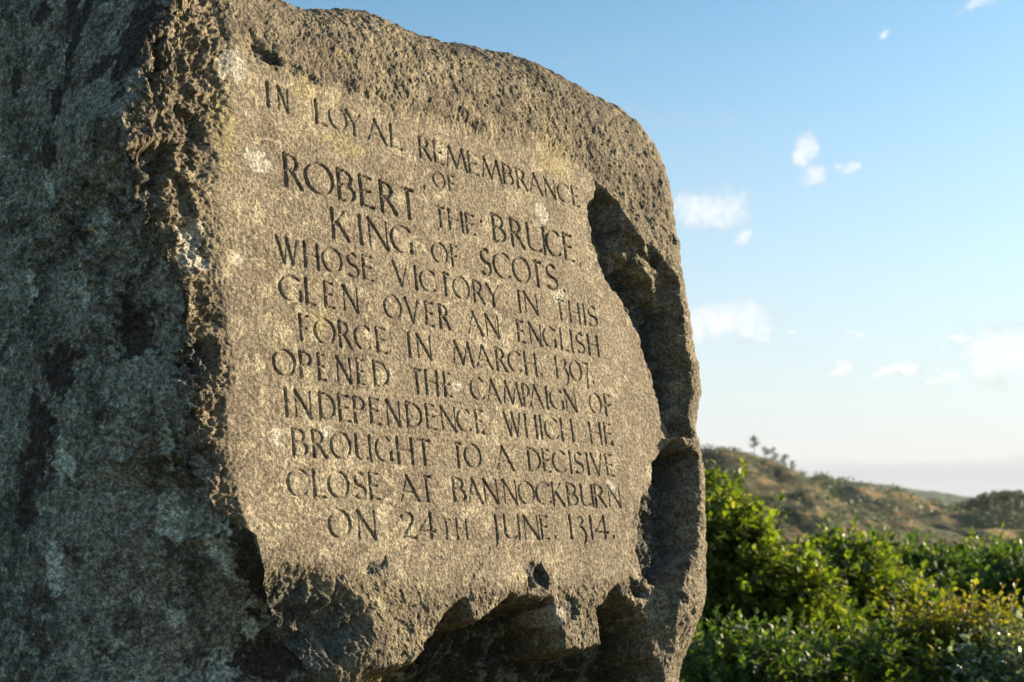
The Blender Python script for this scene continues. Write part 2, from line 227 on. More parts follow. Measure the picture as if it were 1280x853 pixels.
# ------------------------------------------------------------------ numpy noise
def vnoise(P, freq, seed=0, aniso=(1, 1, 1)):
    """gradient-free value noise, P (...,3) -> [-1,1]"""
    x_, y_, z_ = P[..., 0] * (freq * aniso[0]), P[..., 1] * (freq * aniso[1]), P[..., 2] * (freq * aniso[2])
    # turned lattice, so that no noise lines up with the axes of the thing it roughens
    X = .7071 * x_ - .5 * y_ + .5 * z_ + seed * 17.31
    Y = .6533 * x_ + .6533 * y_ - .2706 * z_ + .1 * z_ + seed * 5.77
    Zc = -.2706 * x_ + .5653 * y_ + .7725 * z_ + seed * 9.13
    xi = np.floor(X).astype(np.int64); yi = np.floor(Y).astype(np.int64); zi = np.floor(Zc).astype(np.int64)
    fx = (X - xi).astype(np.float32); fy = (Y - yi).astype(np.float32); fz = (Zc - zi).astype(np.float32)
    fx = fx * fx * (3 - 2 * fx); fy = fy * fy * (3 - 2 * fy); fz = fz * fz * (3 - 2 * fz)
    xi = xi.astype(np.uint32); yi = yi.astype(np.uint32); zi = zi.astype(np.uint32)
    def h(dx, dy, dz):
        n = (xi + np.uint32(dx)) * np.uint32(374761393) ^ (yi + np.uint32(dy)) * np.uint32(668265263) ^ (zi + np.uint32(dz)) * np.uint32(2147483647 - 59) ^ np.uint32((seed * 7919 + 13) & 0xffffffff)
        n = (n ^ (n >> np.uint32(13))) * np.uint32(1274126177)
        n = n ^ (n >> np.uint32(16))
        return (n & np.uint32(0xffff)).astype(np.float32) / 32767.5 - 1.0
    x00 = h(0, 0, 0) * (1 - fx) + h(1, 0, 0) * fx
    x10 = h(0, 1, 0) * (1 - fx) + h(1, 1, 0) * fx
    x01 = h(0, 0, 1) * (1 - fx) + h(1, 0, 1) * fx
    x11 = h(0, 1, 1) * (1 - fx) + h(1, 1, 1) * fx
    return (x00 * (1 - fy) + x10 * fy) * (1 - fz) + (x01 * (1 - fy) + x11 * fy) * fz

def ss(x, a, b):
    t = np.clip((x - a) / (b - a), 0, 1)
    return t * t * (3 - 2 * t)

# ================================================================== THE INSCRIBED BOULDER
P0 = np.array([-0.14636310526049326, 2.9, 1.9986281926157525])
AU = np.array([0.6445049812865141, 0.7645456979062482, -0.009121672539512458])    # along the lines of lettering
AV = np.array([-0.11239218532111876, 0.10653249130022209, 0.9879366502848812])    # up the leaning face
AN = np.array([0.7562944702796746, -0.6357048875936193, 0.15458968307739848])     # out of the face

# ---- lettering: strokes with widths as fractions of the cap height
TK, TN = .150, .082
def ell(cx, cy, rx, ry, a0, a1, n=14, thick=TK, thin=TN, stress=0.0):
    out = []
    pts = []
    for i in range(n + 1):
        a = math.radians(a0 + (a1 - a0) * i / n)
        w = thin + (thick - thin) * abs(math.cos(a - stress)) ** 1.4
        pts.append((cx + rx * math.cos(a), cy + ry * math.sin(a), w))
    for p, q in zip(pts[:-1], pts[1:]): out.append((p[0], p[1], p[2], q[0], q[1], q[2]))
    return out
def st(x0, y0, x1, y1, w=TK):
    mx, my = (x0 + x1) / 2, (y0 + y1) / 2
    return [(x0, y0, w * 1.18, mx, my, w * .92), (mx, my, w * .92, x1, y1, w * 1.18)]
def hr(x0, x1, y, w=TN):
    return [(x0, y, w * 1.15, x1, y, w * 1.6)]
G = {
 'I': st(.5, 0, .5, 1),
 'N': st(.02, 0, .02, .98, TN) + st(0, 1, .98, 0) + st(.98, 0, .98, 1, TN),
 'L': st(0, 0, 0, 1) + hr(0, 1, 0),
 'E': st(0, 0, 0, 1) + hr(0, .95, .99) + hr(0, .80, .53) + hr(0, 1, 0),
 'F': st(0, 0, 0, 1) + hr(0, 1, .99) + hr(0, .8, .50),
 'H': st(0, 0, 0, 1) + st(1, 0, 1, 1) + hr(0, 1, .52),
 'T': st(.5, 0, .5, 1) + hr(0, 1, .985, TN * 1.15),
 'O': ell(.5, .5, .5, .5, 0, 360, 28, stress=math.radians(20)),
 'C': ell(.55, .5, .55, .5, 45, 315, 22, stress=math.radians(12)),
 'G': ell(.55, .5, .55, .5, 45, 318, 22, stress=math.radians(12)) + st(.97, .08, .97, .40),
 'D': st(0, 0, 0, 1) + ell(.25, .5, .75, .49, -90, 90, 16) + hr(0, .3, .99) + hr(0, .3, .01),
 'P': st(0, 0, 0, 1) + ell(.3, .735, .68, .255, -90, 90, 12) + hr(0, .3, .99) + hr(0, .3, .48),
 'R': st(0, 0, 0, 1) + ell(.25, .75, .52, .24, -90, 90, 12) + hr(0, .25, .99) + hr(0, .25, .51) + st(.38, .50, 1, 0),
 'B': st(0, 0, 0, 1) + ell(.3, .76, .52, .23, -90, 90, 12) + ell(.3, .265, .68, .265, -90, 90, 12) + hr(0, .3, .99) + hr(0, .3, .53) + hr(0, .3, 0),
 'A': st(0, 0, .42, 1, TN) + st(.40, 1, 1, 0) + hr(.15, .78, .34),
 'V': st(0, 1, .55, 0) + st(.55, 0, 1, 1, TN),
 'W': st(0, 1, .32, 0) + st(.32, 0, .52, .95, TN) + st(.48, 1, .74, 0) + st(.74, 0, 1, 1, TN),
 'M': st(.0, 0, .14, 1, TN) + st(.14, 1, .48, .04) + st(.48, .04, .80, 1, TN) + st(.80, 1, 1, 0),
 'Y': st(0, 1, .52, .48) + st(1, 1, .52, .48, TN) + st(.52, 0, .52, .48),
 'K': st(0, 0, 0, 1) + st(.06, .46, .82, 1, TN) + st(.28, .58, 1, 0),
 'U': st(0, .25, 0, 1) + ell(.45, .27, .45, .27, 180, 320, 12) + st(1, 0, 1, 1, TK * .9),
 'S': ell(.50, .745, .42, .25, 40, 250, 12, thick=TK, thin=TN, stress=math.radians(50)) + [(.36, .52, TK, .62, .46, TK)] + ell(.48, .24, .48, .25, 70, -140, 12, thick=TK, thin=TN, stress=math.radians(50)),
 'J': st(.65, .0, .65, 1) + [(.65, 0, TK, .5, -.2, TK * .8), (.5, -.2, TK * .8, .1, -.32, TN)],
 '0': ell(.5, .5, .5, .5, 0, 360, 24, stress=math.radians(10)),
 '1': st(.5, 0, .5, 1) + [(.5, .97, TN, 0, .82, TN * .7)],
 '2': ell(.42, .76, .42, .24, 160, -35, 12) + [(.78, .62, TK * .9, .02, .03, TN)] + hr(.02, 1, .02, TK * .8),
 '3': [(.18, .86, TN, .26, .95, TN), (.26, .95, TN, .42, 1.0, TN), (.42, 1.0, TN, .66, .93, TK * .8), (.66, .93, TK * .8, .72, .80, TK * .9), (.72, .80, TK * .9, .58, .66, TK * .8), (.58, .66, TK * .8, .34, .56, TN),
       (.34, .56, TN, .66, .46, TK * .8), (.66, .46, TK * .8, .88, .28, TK), (.88, .28, TK, .92, .08, TK), (.92, .08, TK, .80, -.12, TK * .9), (.80, -.12, TK * .9, .55, -.30, TN)],
 '4': st(.74, -.0, .74, 1) + st(.72, .98, .0, .30, TN) + hr(0, 1, .27, TN * 1.2),
 '7': hr(0, 1, .95, TN * 1.2) + [(.98, .95, TN, .55, -.25, TK * .9)],
}
def engrave_raster(res=.0009):
    u0, v0, u1, v1 = -.53, -.50, .72, .54
    nu = int((u1 - u0) / res); nv = int((v1 - v0) / res)
    D = np.zeros((nv, nu), dtype=np.float32)
    us = u0 + (np.arange(nu) + .5) * res; vs = v0 + (np.arange(nv) + .5) * res
    def seg(ax, ay, ra, bx, by, rb):
        m = max(ra, rb) + res
        i0 = max(0, int((min(ax, bx) - m - u0) / res)); i1 = min(nu, int((max(ax, bx) + m - u0) / res) + 2)
        j0 = max(0, int((min(ay, by) - m - v0) / res)); j1 = min(nv, int((max(ay, by) + m - v0) / res) + 2)
        if i1 <= i0 or j1 <= j0: return
        uu = us[i0:i1][None, :]; vv = vs[j0:j1][:, None]
        dx, dy = bx - ax, by - ay
        L2 = dx * dx + dy * dy + 1e-12
        t = np.clip(((uu - ax) * dx + (vv - ay) * dy) / L2, 0, 1)
        d = np.sqrt((uu - ax - t * dx) ** 2 + (vv - ay - t * dy) ** 2)
        r = ra + (rb - ra) * t
        D[j0:j1, i0:i1] = np.maximum(D[j0:j1, i0:i1], np.clip(r - d, 0, None))
    for (c, a, b, v, h) in GLYPHS:
        if c == 'I' or c == '1' and (b - a) < .02:
            a, b = (a + b) / 2 - .010 * h / .054, (a + b) / 2 + .010 * h / .054
        inn = .055 * h
        A, B = a + inn, b - inn
        if c in 'O0CGQ': A, B = a + .03 * h, b - .03 * h
        if c in 'A': A, B = a + .02 * h, b - .04 * h
        for (x0, y0, w0, x1, y1, w1) in G[c]:
            k = h * .5 * LETTER_W
            seg(A + x0 * (B - A), v + y0 * h, w0 * k, A + x1 * (B - A), v + y1 * h, w1 * k)
    for (u, v, k) in DOTS:
        seg(u, v + .003, .0045, u - (.002 if k else 0), v - (.007 if k else 0), .0035 if not k else .0015)
    return D, u0, v0, res
LETTER_W = 1.0
LETTER_DEPTH = 1.9
def sample(D, u0, v0, res, U, V):
    x = (U - u0) / res - .5; y = (V - v0) / res - .5
    ok = (x >= 0) & (y >= 0) & (x < D.shape[1] - 1.001) & (y < D.shape[0] - 1.001)
    x = np.where(ok, x, 0); y = np.where(ok, y, 0)
    i = x.astype(np.int32); j = y.astype(np.int32); fx = x - i; fy = y - j
    r = (D[j, i] * (1 - fx) + D[j, i + 1] * fx) * (1 - fy) + (D[j + 1, i] * (1 - fx) + D[j + 1, i + 1] * fx) * fy
    return np.where(ok, r, 0)

# ---- coarse feature raster over the face: scars, hollows, undercut, panel
def poly_sd(poly, UU, VV):
    """signed distance, positive inside"""
    p = np.array(poly); q = np.roll(p, -1, axis=0)
    d2 = np.full(UU.shape, 1e9, dtype=np.float32); ins = np.zeros(UU.shape, dtype=bool)
    for (ax, ay), (bx, by) in zip(p, q):
        dx, dy = bx - ax, by - ay
        t = np.clip(((UU - ax) * dx + (VV - ay) * dy) / (dx * dx + dy * dy + 1e-12), 0, 1)
        d2 = np.minimum(d2, (UU - ax - t * dx) ** 2 + (VV - ay - t * dy) ** 2)
        if by != ay:
            c = ((ay > VV) != (by > VV)) & (UU < (bx - ax) * (VV - ay) / (by - ay) + ax)
            ins ^= c
    d = np.sqrt(d2)
    return np.where(ins, d, -d)

def interp(curve, x):
    c = sorted(curve); return np.interp(x, [a for a, b in c], [b for a, b in c])

def build_boulder(mat):
    VB = -2.06
    # ---- columns around the plan section
    def cols():
        c = []      # (kind, t)
        for t in np.linspace(0, 1, 26)[:-1]: c.append((0, t))           # left line, far part (back to .9 m)
        for t in np.linspace(0, 1, 270)[:-1]: c.append((1, t))          # left line, near part
        for t in np.linspace(0, 1, 46)[:-1]: c.append((2, t))           # left arc
        fr = np.concatenate([np.linspace(-.70, -.50, 90)[:-1], np.linspace(-.50, .66, 700)[:-1], np.linspace(.66, .97, 130)])
        for u in fr: c.append((3, (u + .70) / 1.67))                    # front
        for t in np.linspace(0, 1, 80)[1:]: c.append((4, t))            # right arc
        for t in np.linspace(0, 1, 30)[1:]: c.append((5, t))            # right line
        for t in np.linspace(0, 1, 34)[1:-1]: c.append((6, t))          # back
        return c
    cl = cols(); C = len(cl)
    kind = np.array([k for k, t in cl]); tt = np.array([t for k, t in cl])
    # ---- rows
    qb = []
    vnom = np.concatenate([np.linspace(VB, -.86, 34)[:-1], np.linspace(-.86, -.48, 150)[:-1], np.linspace(-.48, .52, 590)[:-1], np.linspace(.52, .60, 24)])
    qb = (vnom - VB) / (.60 - VB)
    NB = len(qb); NR = 170; NC = 12
    R = NB + NR + NC
    # nominal column positions, for the top
    uLm, uRm = -.70, 1.07
    rl, rr = .022, .13
    TH = math.radians(82)
    tl = np.array([-math.cos(TH), -math.sin(TH)])       # tangent going back along the left side (u, n)
    tl = np.array([-.139, -.990])
    LN = 1.05
    AXS = -.745
    def contour(uL, uR):
        """uL,uR arrays (R,1) -> u,n,theta arrays (R,C)"""
        u = np.zeros((uL.shape[0], C)); n = np.zeros_like(u); th = np.zeros_like(u)
        cx = uL + rl; ax = cx - rl * math.sin(TH); an = -rl + rl * math.cos(TH)    # arc start (left line end)
        for i, (k, t) in enumerate(zip(kind, tt)):
            if k == 0:
                d = LN + (.62 - LN) * t
                u[:, i] = AXS + tl[0] * d; n[:, i] = an + tl[1] * d; th[:, i] = -TH - .5 * (1 - t)
            elif k == 1:
                d = .62 * (1 - t)
                kk = float(ss(np.array(d), .0, .40))
                u[:, i] = ax[:, 0] * (1 - kk) + AXS * kk + tl[0] * d; n[:, i] = an + tl[1] * d; th[:, i] = -TH
            elif k == 2:
                a = -TH * (1 - t)
                u[:, i] = cx[:, 0] + rl * math.sin(a); n[:, i] = -rl + rl * math.cos(a); th[:, i] = a
            elif k == 3:
                u[:, i] = (uL + rl)[:, 0] * (1 - t) + (uR - rr)[:, 0] * t; n[:, i] = 0; th[:, i] = 0
            elif k == 4:
                a = math.radians(82) * t
                u[:, i] = (uR - rr)[:, 0] + rr * math.sin(a); n[:, i] = -rr + rr * math.cos(a); th[:, i] = a
            elif k == 5:
                a = math.radians(82)
                u[:, i] = (uR - rr)[:, 0] + rr * math.sin(a) - .18 * t; n[:, i] = -rr + rr * math.cos(a) - .85 * t; th[:, i] = a + .6 * t
            else:
                a = math.radians(82)
                ua = (uR - rr)[:, 0] + rr * math.sin(a) - .18; na = -rr + rr * math.cos(a) - .85
                ub = AXS + tl[0] * LN; nb = an + tl[1] * LN
                u[:, i] = ua * (1 - t) + ub * t; n[:, i] = na * (1 - t) + nb * t - .16 * math.sin(math.pi * t); th[:, i] = math.pi * (.78 + .4 * t)
        return u, n, th
    un, nn, _ = contour(np.array([[uLm]]), np.array([[uRm]]))
    un, nn = un[0], nn[0]
    T = interp(TOP_EDGE, un)
    back = np.clip(-nn, 0, 2)
    leftw = ss(-un, .35, .6)
    T = T + leftw * (.12 * np.minimum(back, .6) - .6 * np.clip(back - .7, 0, 1)) - (1 - leftw) * .12 * back
    # ---- body
    sidef = np.array([1.0 if k <= 1 else (1 - t if k == 2 else 0.0) for k, t in zip(kind, tt)])
    a_in = .22 - .12 * sidef; b_up = .32 - .16 * sidef
    b_up = b_up[None, :]; a_in = a_in[None, :]
    v = np.zeros((R, C)); shrink = np.zeros((R, C)); phi = np.zeros((R, 1))
    v[:NB] = VB + (T[None, :] - b_up - VB) * qb[:, None]
    ph = np.linspace(0, math.pi / 2, NR + 1)[1:]
    ph = ph
    v[NB:NB + NR] = (T[None, :] - b_up) + b_up * np.sin(ph)[:, None]
    phi[NB:NB + NR, 0] = ph
    shrink[NB:NB + NR] = a_in * (1 - np.cos(ph))[:, None] / .62
    w = np.linspace(0, 1, NC + 1)[1:]
    shrink[NB + NR:] = a_in / .62 + (1 - a_in / .62) * w[:, None]
    phi[NB + NR:, 0] = math.pi / 2
    Tm = float(T.mean())
    v[NB + NR:] = T[None, :] * (1 - w[:, None]) + Tm * w[:, None] + .02 * w[:, None]
    vr = v[:, [C // 2]]
    vrow = v[:, len([1 for k in kind if k <= 1]) + 300][:, None]
    uL = interp(LEFT_EDGE, vrow); uR = interp(RIGHT_EDGE, vrow) - .020 * ss(.42 - vrow, 0, .1)
    uR = np.where(vrow > .54, 1.1033 + .05 * ss(vrow, .54, .8), uR)
    lowv = np.clip(-.82 - vrow, 0, 2)
    uR = uR + np.where(lowv > 0, -.10 * np.sin(np.clip(lowv / .4, 0, 1) * math.pi / 2) + .25 * lowv, 0)
    uL = uL - .10 * np.clip(lowv, 0, 2)
    uL = np.where(vrow > .64, -.683 + .05 * ss(vrow, .64, .9), uL)
    u, n, th = contour(uL, uR)
    uc, nc = .10, -.55
    U0 = u + (uc - u) * shrink; N0 = n + (nc - n) * shrink; V0 = v
    # unit displacement direction
    cu = np.cos(phi) * np.sin(th); cn = np.cos(phi) * np.cos(th); cv = np.sin(phi) * np.ones_like(th)
    P = np.stack([U0, V0, N0], axis=-1).astype(np.float32)
    print('boulder grid', R, C, R * C)
    # ---- masks from coarse rasters, looked up through a noise-warped position
    res = .005
    gu = np.arange(-1.0, 1.25, res); gv = np.arange(-1.35, 1.0, res)
    GU, GV = np.meshgrid(gu, gv); GU = GU.astype(np.float32); GV = GV.astype(np.float32)
    wu = vnoise(P, 24, 1) * .009 + vnoise(P, 66, 2) * .0055 + vnoise(P, 170, 12) * .0026
    wv = vnoise(P, 24, 3) * .009 + vnoise(P, 66, 4) * .0055 + vnoise(P, 170, 13) * .0026
    SU, SV = U0 + wu, V0 + wv
    def look(F): return sample(F, gu[0] - res / 2, gv[0] - res / 2, res, SU, SV)
    panel = look(ss(poly_sd(PANEL, GU, GV), -.03, .03))
    frontw = (np.abs(th) < math.radians(50)) * 1.0 * ss(np.cos(th), .64, .9)
    D = np.zeros((R, C))
    roughm = np.zeros((R, C))
    # band along the left arris
    bd = interp(BAND_EDGE, SV)
    uLr = uL + 0 * SV
    tb = np.clip((bd - SU) / np.maximum(bd - uLr, .03), 0, 1.2)
    bandm = ss(tb, 0, .45)
    chunk = vnoise(P, 15, 21, (1, .55, 1)) * .55 + vnoise(P, 36, 22, (1, .7, 1)) * .5 + vnoise(P, 85, 23) * .30
    terr = np.floor(chunk * 3.0) / 3.0
    D += .007 * np.sin(math.pi * np.clip(tb, 0, 1)) + bandm * (-.014 * chunk) + bandm * .002
    bandm2 = bandm
    # proud rim at the right and the scars beside it
    rimc = [(-2.5, .60)] + [(a, b) for a, b in SCARS[1][1]] + [(a, b) for a, b in SCARS[0][1]] + [(.60, .66), (.9, .60)]
    rim = interp(rimc, SV)
    rise = ss(SU - rim, -.075, -.030)
    rise_up = ss(SV, .38, .50)
    right_rise = ss(SU - .55, 0, .45) * .03
    prim = .043 * rise * (1 - rise_up) * ss(SV, -.80, -.62) + right_rise * rise_up
    prim = np.where((kind >= 3)[None, :] & (kind <= 4)[None, :], prim, 0)
    D -= prim
    for si, (Lc, Rc, dep) in enumerate(SCARS):
        lo = max(min(a for a, b in Lc), min(a for a, b in Rc)); hi = min(max(a for a, b in Lc), max(a for a, b in Rc))
        l = interp(Lc, GV); r = interp(Rc, GV) - (.040 * ss(.36 - GV, 0, .08) if si < 2 else 0)
        wdt = np.maximum(r - l, .004)
        x = (GU - l) / wdt
        lump = vnoise(np.stack([GU, GV, GU * 0], -1), 16, 31 + si) * .5 + vnoise(np.stack([GU, GV, GU * 0], -1), 38, 33 + si) * .3
        prof = ss(x, 0, .22) * (.26 + .74 * np.clip(x, 0, 1)) + lump * (.25, .55, .2)[si] * ss(x, 0.1, .4)
        wall = 1 - ss(GU - r, -.050, -.012)
        f = np.clip(prof, 0, 2) * wall * np.minimum(1, wdt / .13) * dep
        f = np.where((GV > lo - .004) & (GV < hi + .004) & (x > 0), f, 0) * (ss(hi - GV, -.004, .03 if si == 1 else .006) * ss(GV - lo, -.004, .03 if si == 0 else .006))
        for (pa, pb, ht, wd) in (ISLANDS if si < 2 else []):
            dx, dy = pb[0] - pa[0], pb[1] - pa[1]
            t = np.clip(((GU - pa[0]) * dx + (GV - pa[1]) * dy) / (dx * dx + dy * dy), 0, 1)
            dd = np.sqrt((GU - pa[0] - t * dx) ** 2 + (GV - pa[1] - t * dy) ** 2)
            f = f * (1 - np.clip(1.12 + lump * .5, 0, 1.25) * (1 - ss(dd + lump * .012, wd * .35, wd * .9))) * (x > .02) * (GV > lo) * (GV < hi)
        F = look(f.astype(np.float32))
        D += F
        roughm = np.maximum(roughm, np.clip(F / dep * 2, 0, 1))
    for (poly, dep, wl) in HOLLOWS:
        s = poly_sd(poly, GU, GV)
        F = look((dep * ss(s, -wl * .3, wl)).astype(np.float32))
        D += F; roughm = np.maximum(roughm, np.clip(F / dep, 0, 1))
    s = poly_sd(CHIPPED, GU, GV)
    F = look(np.clip(s * .62, 0, .10).astype(np.float32)); D += F
    chipm = ss(F, .0, .03)
    bandm2 = np.maximum(bandm2, chipm)
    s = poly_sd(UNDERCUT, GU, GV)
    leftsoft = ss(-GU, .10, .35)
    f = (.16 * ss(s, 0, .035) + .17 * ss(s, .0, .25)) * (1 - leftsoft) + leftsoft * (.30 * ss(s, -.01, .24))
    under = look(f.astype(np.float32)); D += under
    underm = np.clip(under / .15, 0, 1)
    # crack
    for (a, b) in zip(CRACK[:-1], CRACK[1:]):
        dx, dy = b[0] - a[0], b[1] - a[1]
        t = np.clip(((SU - a[0]) * dx + (SV - a[1]) * dy) / (dx * dx + dy * dy), 0, 1)
        dd = np.sqrt((SU - a[0] - t * dx) ** 2 + (SV - a[1] - t * dy) ** 2)
        D += np.clip(.0035 - dd, 0, 1) * .8
    wk = np.array([max(0.0, 1 - .62 * (1 - t) / .25) if k == 1 else (1.0 if k in (2, 3) else (1.0 if k == 4 else 0.0)) for k, t in zip(kind, tt)])
    D *= wk[None, :] * np.where(kind == 4, ss(np.cos(th), .3, .9), 1.0)
    D *= 1 - ss(phi, .2, .9) * .8 * (D > 0) * (underm < .1) * (U0 > -.45)
    # ---- stone grain
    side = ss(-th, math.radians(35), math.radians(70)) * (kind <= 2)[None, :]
    rough = np.clip(1 - panel, 0, 1)
    rough = np.clip(rough * .8 + roughm * .7, 0, 1.5) * (1 - .15 * side)
    bevel = ss(phi, .02, .25) * (1 - side)
    disp = vnoise(P, 1.7, 41) * .016 * (.25 + .75 * rough) + vnoise(P, 4.5, 42) * .010 * (.12 + rough)
    disp += vnoise(P, 11, 43) * .0050 * (.12 + rough) + vnoise(P, 24, 44) * .0026 * (.22 + rough)
    n5 = vnoise(P, 52, 45); n6 = vnoise(P, 105, 46); n7 = vnoise(P, 210, 47); n8 = vnoise(P, 380, 48)
    facet = np.maximum(vnoise(P, 20, 56), vnoise(P, 33, 57)) - np.maximum(vnoise(P, 47, 58), vnoise(P, 64, 59)) * .6
    disp += roughm * facet * .009 * (1 + np.clip(D, 0, .06) * 12)
    disp += (n5 * .0022 + np.abs(vnoise(P, 36, 55)) * .004 * (1 - .9 * bandm2) - .0012) * (.14 + rough) + n6 * .0020 * (.24 + rough) + n7 * .00135 * (.55 + .9 * rough) + n8 * .0009 * (.85 + rough)
    pit = np.clip(n6 * .6 + n7 * .6 - .40 - .30 * vnoise(P, 6, 66) * bevel, 0, 1)
    disp -= pit * .0055 * (.38 + rough * (1 - .7 * bandm2))
    pit2 = np.clip(vnoise(P, 30, 51) * .5 + n5 * .55 - .45, 0, 1)
    disp -= pit2 * .010 * rough * (1 - .9 * bandm2) * (1 - .5 * side)
    # ---- broken stone: flat tilted facets, each with its own level
    def facets(mask, freq, seed, amp, tilt):
        idx = np.nonzero(mask.ravel() > .04)[0]
        q = (P.reshape(-1, 3)[idx] * freq + seed * 3.7).astype(np.float32)
        q = q + np.stack([vnoise(q, 1.7, seed + k) for k in range(3)], -1) * .22
        c = np.floor(q).astype(np.int32)
        best = np.full(len(idx), 9.0, np.float32); val = np.zeros(len(idx), np.float32)
        def hh(x, y, z, k):
            n = x.astype(np.uint32) * np.uint32(73856093) ^ y.astype(np.uint32) * np.uint32(19349663) ^ z.astype(np.uint32) * np.uint32(83492791) ^ np.uint32(k * 40503 + seed)
            n = (n ^ (n >> np.uint32(13))) * np.uint32(1274126177); n = n ^ (n >> np.uint32(16))
            return (n & np.uint32(0xffff)).astype(np.float32) / 65535.0
        for dx in (-1, 0, 1):
            for dy in (-1, 0, 1):
                for dz in (-1, 0, 1):
                    x, y, z = c[:, 0] + dx, c[:, 1] + dy, c[:, 2] + dz
                    r = np.stack([x + hh(x, y, z, 1), y + hh(x, y, z, 2), z + hh(x, y, z, 3)], -1)
                    e = q - r
                    d2 = (e * e).sum(1)
                    w_ = (hh(x, y, z, 4) - .5) * amp + (e[:, 0] * (hh(x, y, z, 5) - .5) + e[:, 1] * (hh(x, y, z, 6) - .5)) * tilt
                    up = d2 < best
                    best = np.where(up, d2, best); val = np.where(up, w_, val)
        out = np.zeros(R * C, np.float32); out[idx] = val
        return out.reshape(R, C)
    fm = np.clip(roughm + .8 * underm, 0, 1)
    fm2 = np.clip(fm + .35 * np.clip(rough, 0, 1) * (1 - side), 0, 1)
    fm2 = np.maximum(fm2, .5 * bandm2 * (1 - side))
    disp = disp + fm * facets(fm, 17.0, 3, .016, .030) + fm2 * facets(fm2, 44.0, 5, .009, .020)
    bs = bandm2 * (1 - side)
    disp = disp + bs * facets(bs, 23.0, 7, .010, .030) + np.clip(bs + .5 * side, 0, 1) * facets(np.clip(bs + side, 0, 1), 75.0, 9, .0020, .010)
    bandm2 = np.maximum(bandm2, fm)
    disp += bandm2 * (1 - side) * (n6 * .0014 + n7 * .0016)
    disp += side * (n5 * .0022 + n6 * .0014)
    # ---- letters
    LD, lu, lv, lr = engrave_raster()
    inb = (kind == 3)
    lw = .0011
    let = sample(LD, lu, lv, lr, U0 + vnoise(P, 120, 61) * lw * .55, V0 + vnoise(P, 120, 62) * lw * .55)
    wear = np.clip(.92 + vnoise(P, 9, 63) * .22 + vnoise(P, 60, 64) * .12, .35, 1.2)
    disp -= let * LETTER_DEPTH * wear * inb[None, :]
    # ---- final position
    dd = disp
    Uf = U0 + cu * dd; Vf = V0 + cv * dd; Nf = N0 + cn * dd - D
    W = P0 + Uf[..., None] * AU + Vf[..., None] * AV + Nf[..., None] * AN
    pole = (P0 + uc * AU + (Tm + .03) * AV + nc * AN)
    verts = np.concatenate([W.reshape(-1, 3), pole[None, :]])
    f4 = grid_faces(R, C, wrap=True)
    i0 = (R - 1) * C
    a = i0 + np.arange(C); b = i0 + (np.arange(C) + 1) % C
    f3 = np.stack([a, b, np.full(C, R * C)], -1)
    flat = np.concatenate([f4.ravel(), f3.ravel()])
    sizes = np.concatenate([np.full(len(f4), 4), np.full(len(f3), 3)])
    o = mesh_np('inscribed_boulder', verts, flat, sizes, mat)
    # ---- attributes: stains and lichens that have shapes of their own, and masks for recesses with painted shade
    def put(name, arr):
        at = o.data.attributes.new(name, 'FLOAT', 'POINT')
        at.data.foreach_set('value', np.concatenate([np.clip(arr, 0, 1).ravel(), [0.0]]).astype(np.float32))
    wn = vnoise(P, 40, 71) * .35 + vnoise(P, 95, 72) * .35 + vnoise(P, 200, 73) * .15
    def blobs(lst, uu, vv):
        m = np.full((R, C), -9.0)
        for (cu_, cv_, ru, rv) in lst:
            m = np.maximum(m, 1 - np.sqrt(((uu - cu_) / ru) ** 2 + ((vv - cv_) / rv) ** 2))
        return ss(m + wn * 1.25, .0, .22)
    fr = (kind >= 2)[None, :] * (1 - side)
    put('white', blobs(WHITE_FRONT, U0, V0) * fr)
    put('yellow', blobs(YELLOW_FRONT, U0, V0) * fr)
    dist = -N0 + 0 * U0       # distance back along the left side
    sd_ = (kind <= 2)[None, :] * 1.0
    put('pale_left', blobs(PALE_LEFT, dist, V0) * sd_ * side)
    put('dark_left', blobs(DARK_LEFT, dist, V0) * sd_ * side)
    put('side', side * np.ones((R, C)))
    put('crust_shade', np.clip(underm, 0, 1))
    put('broken_shade', np.clip(np.maximum(roughm, chipm) * (1 - underm), 0, 1))
    put('panel', panel * np.ones((R, C)))
    put('olive', ss(underm, .1, .5) * ss(-U0, .0, .15) * np.ones((R, C)))
    return o

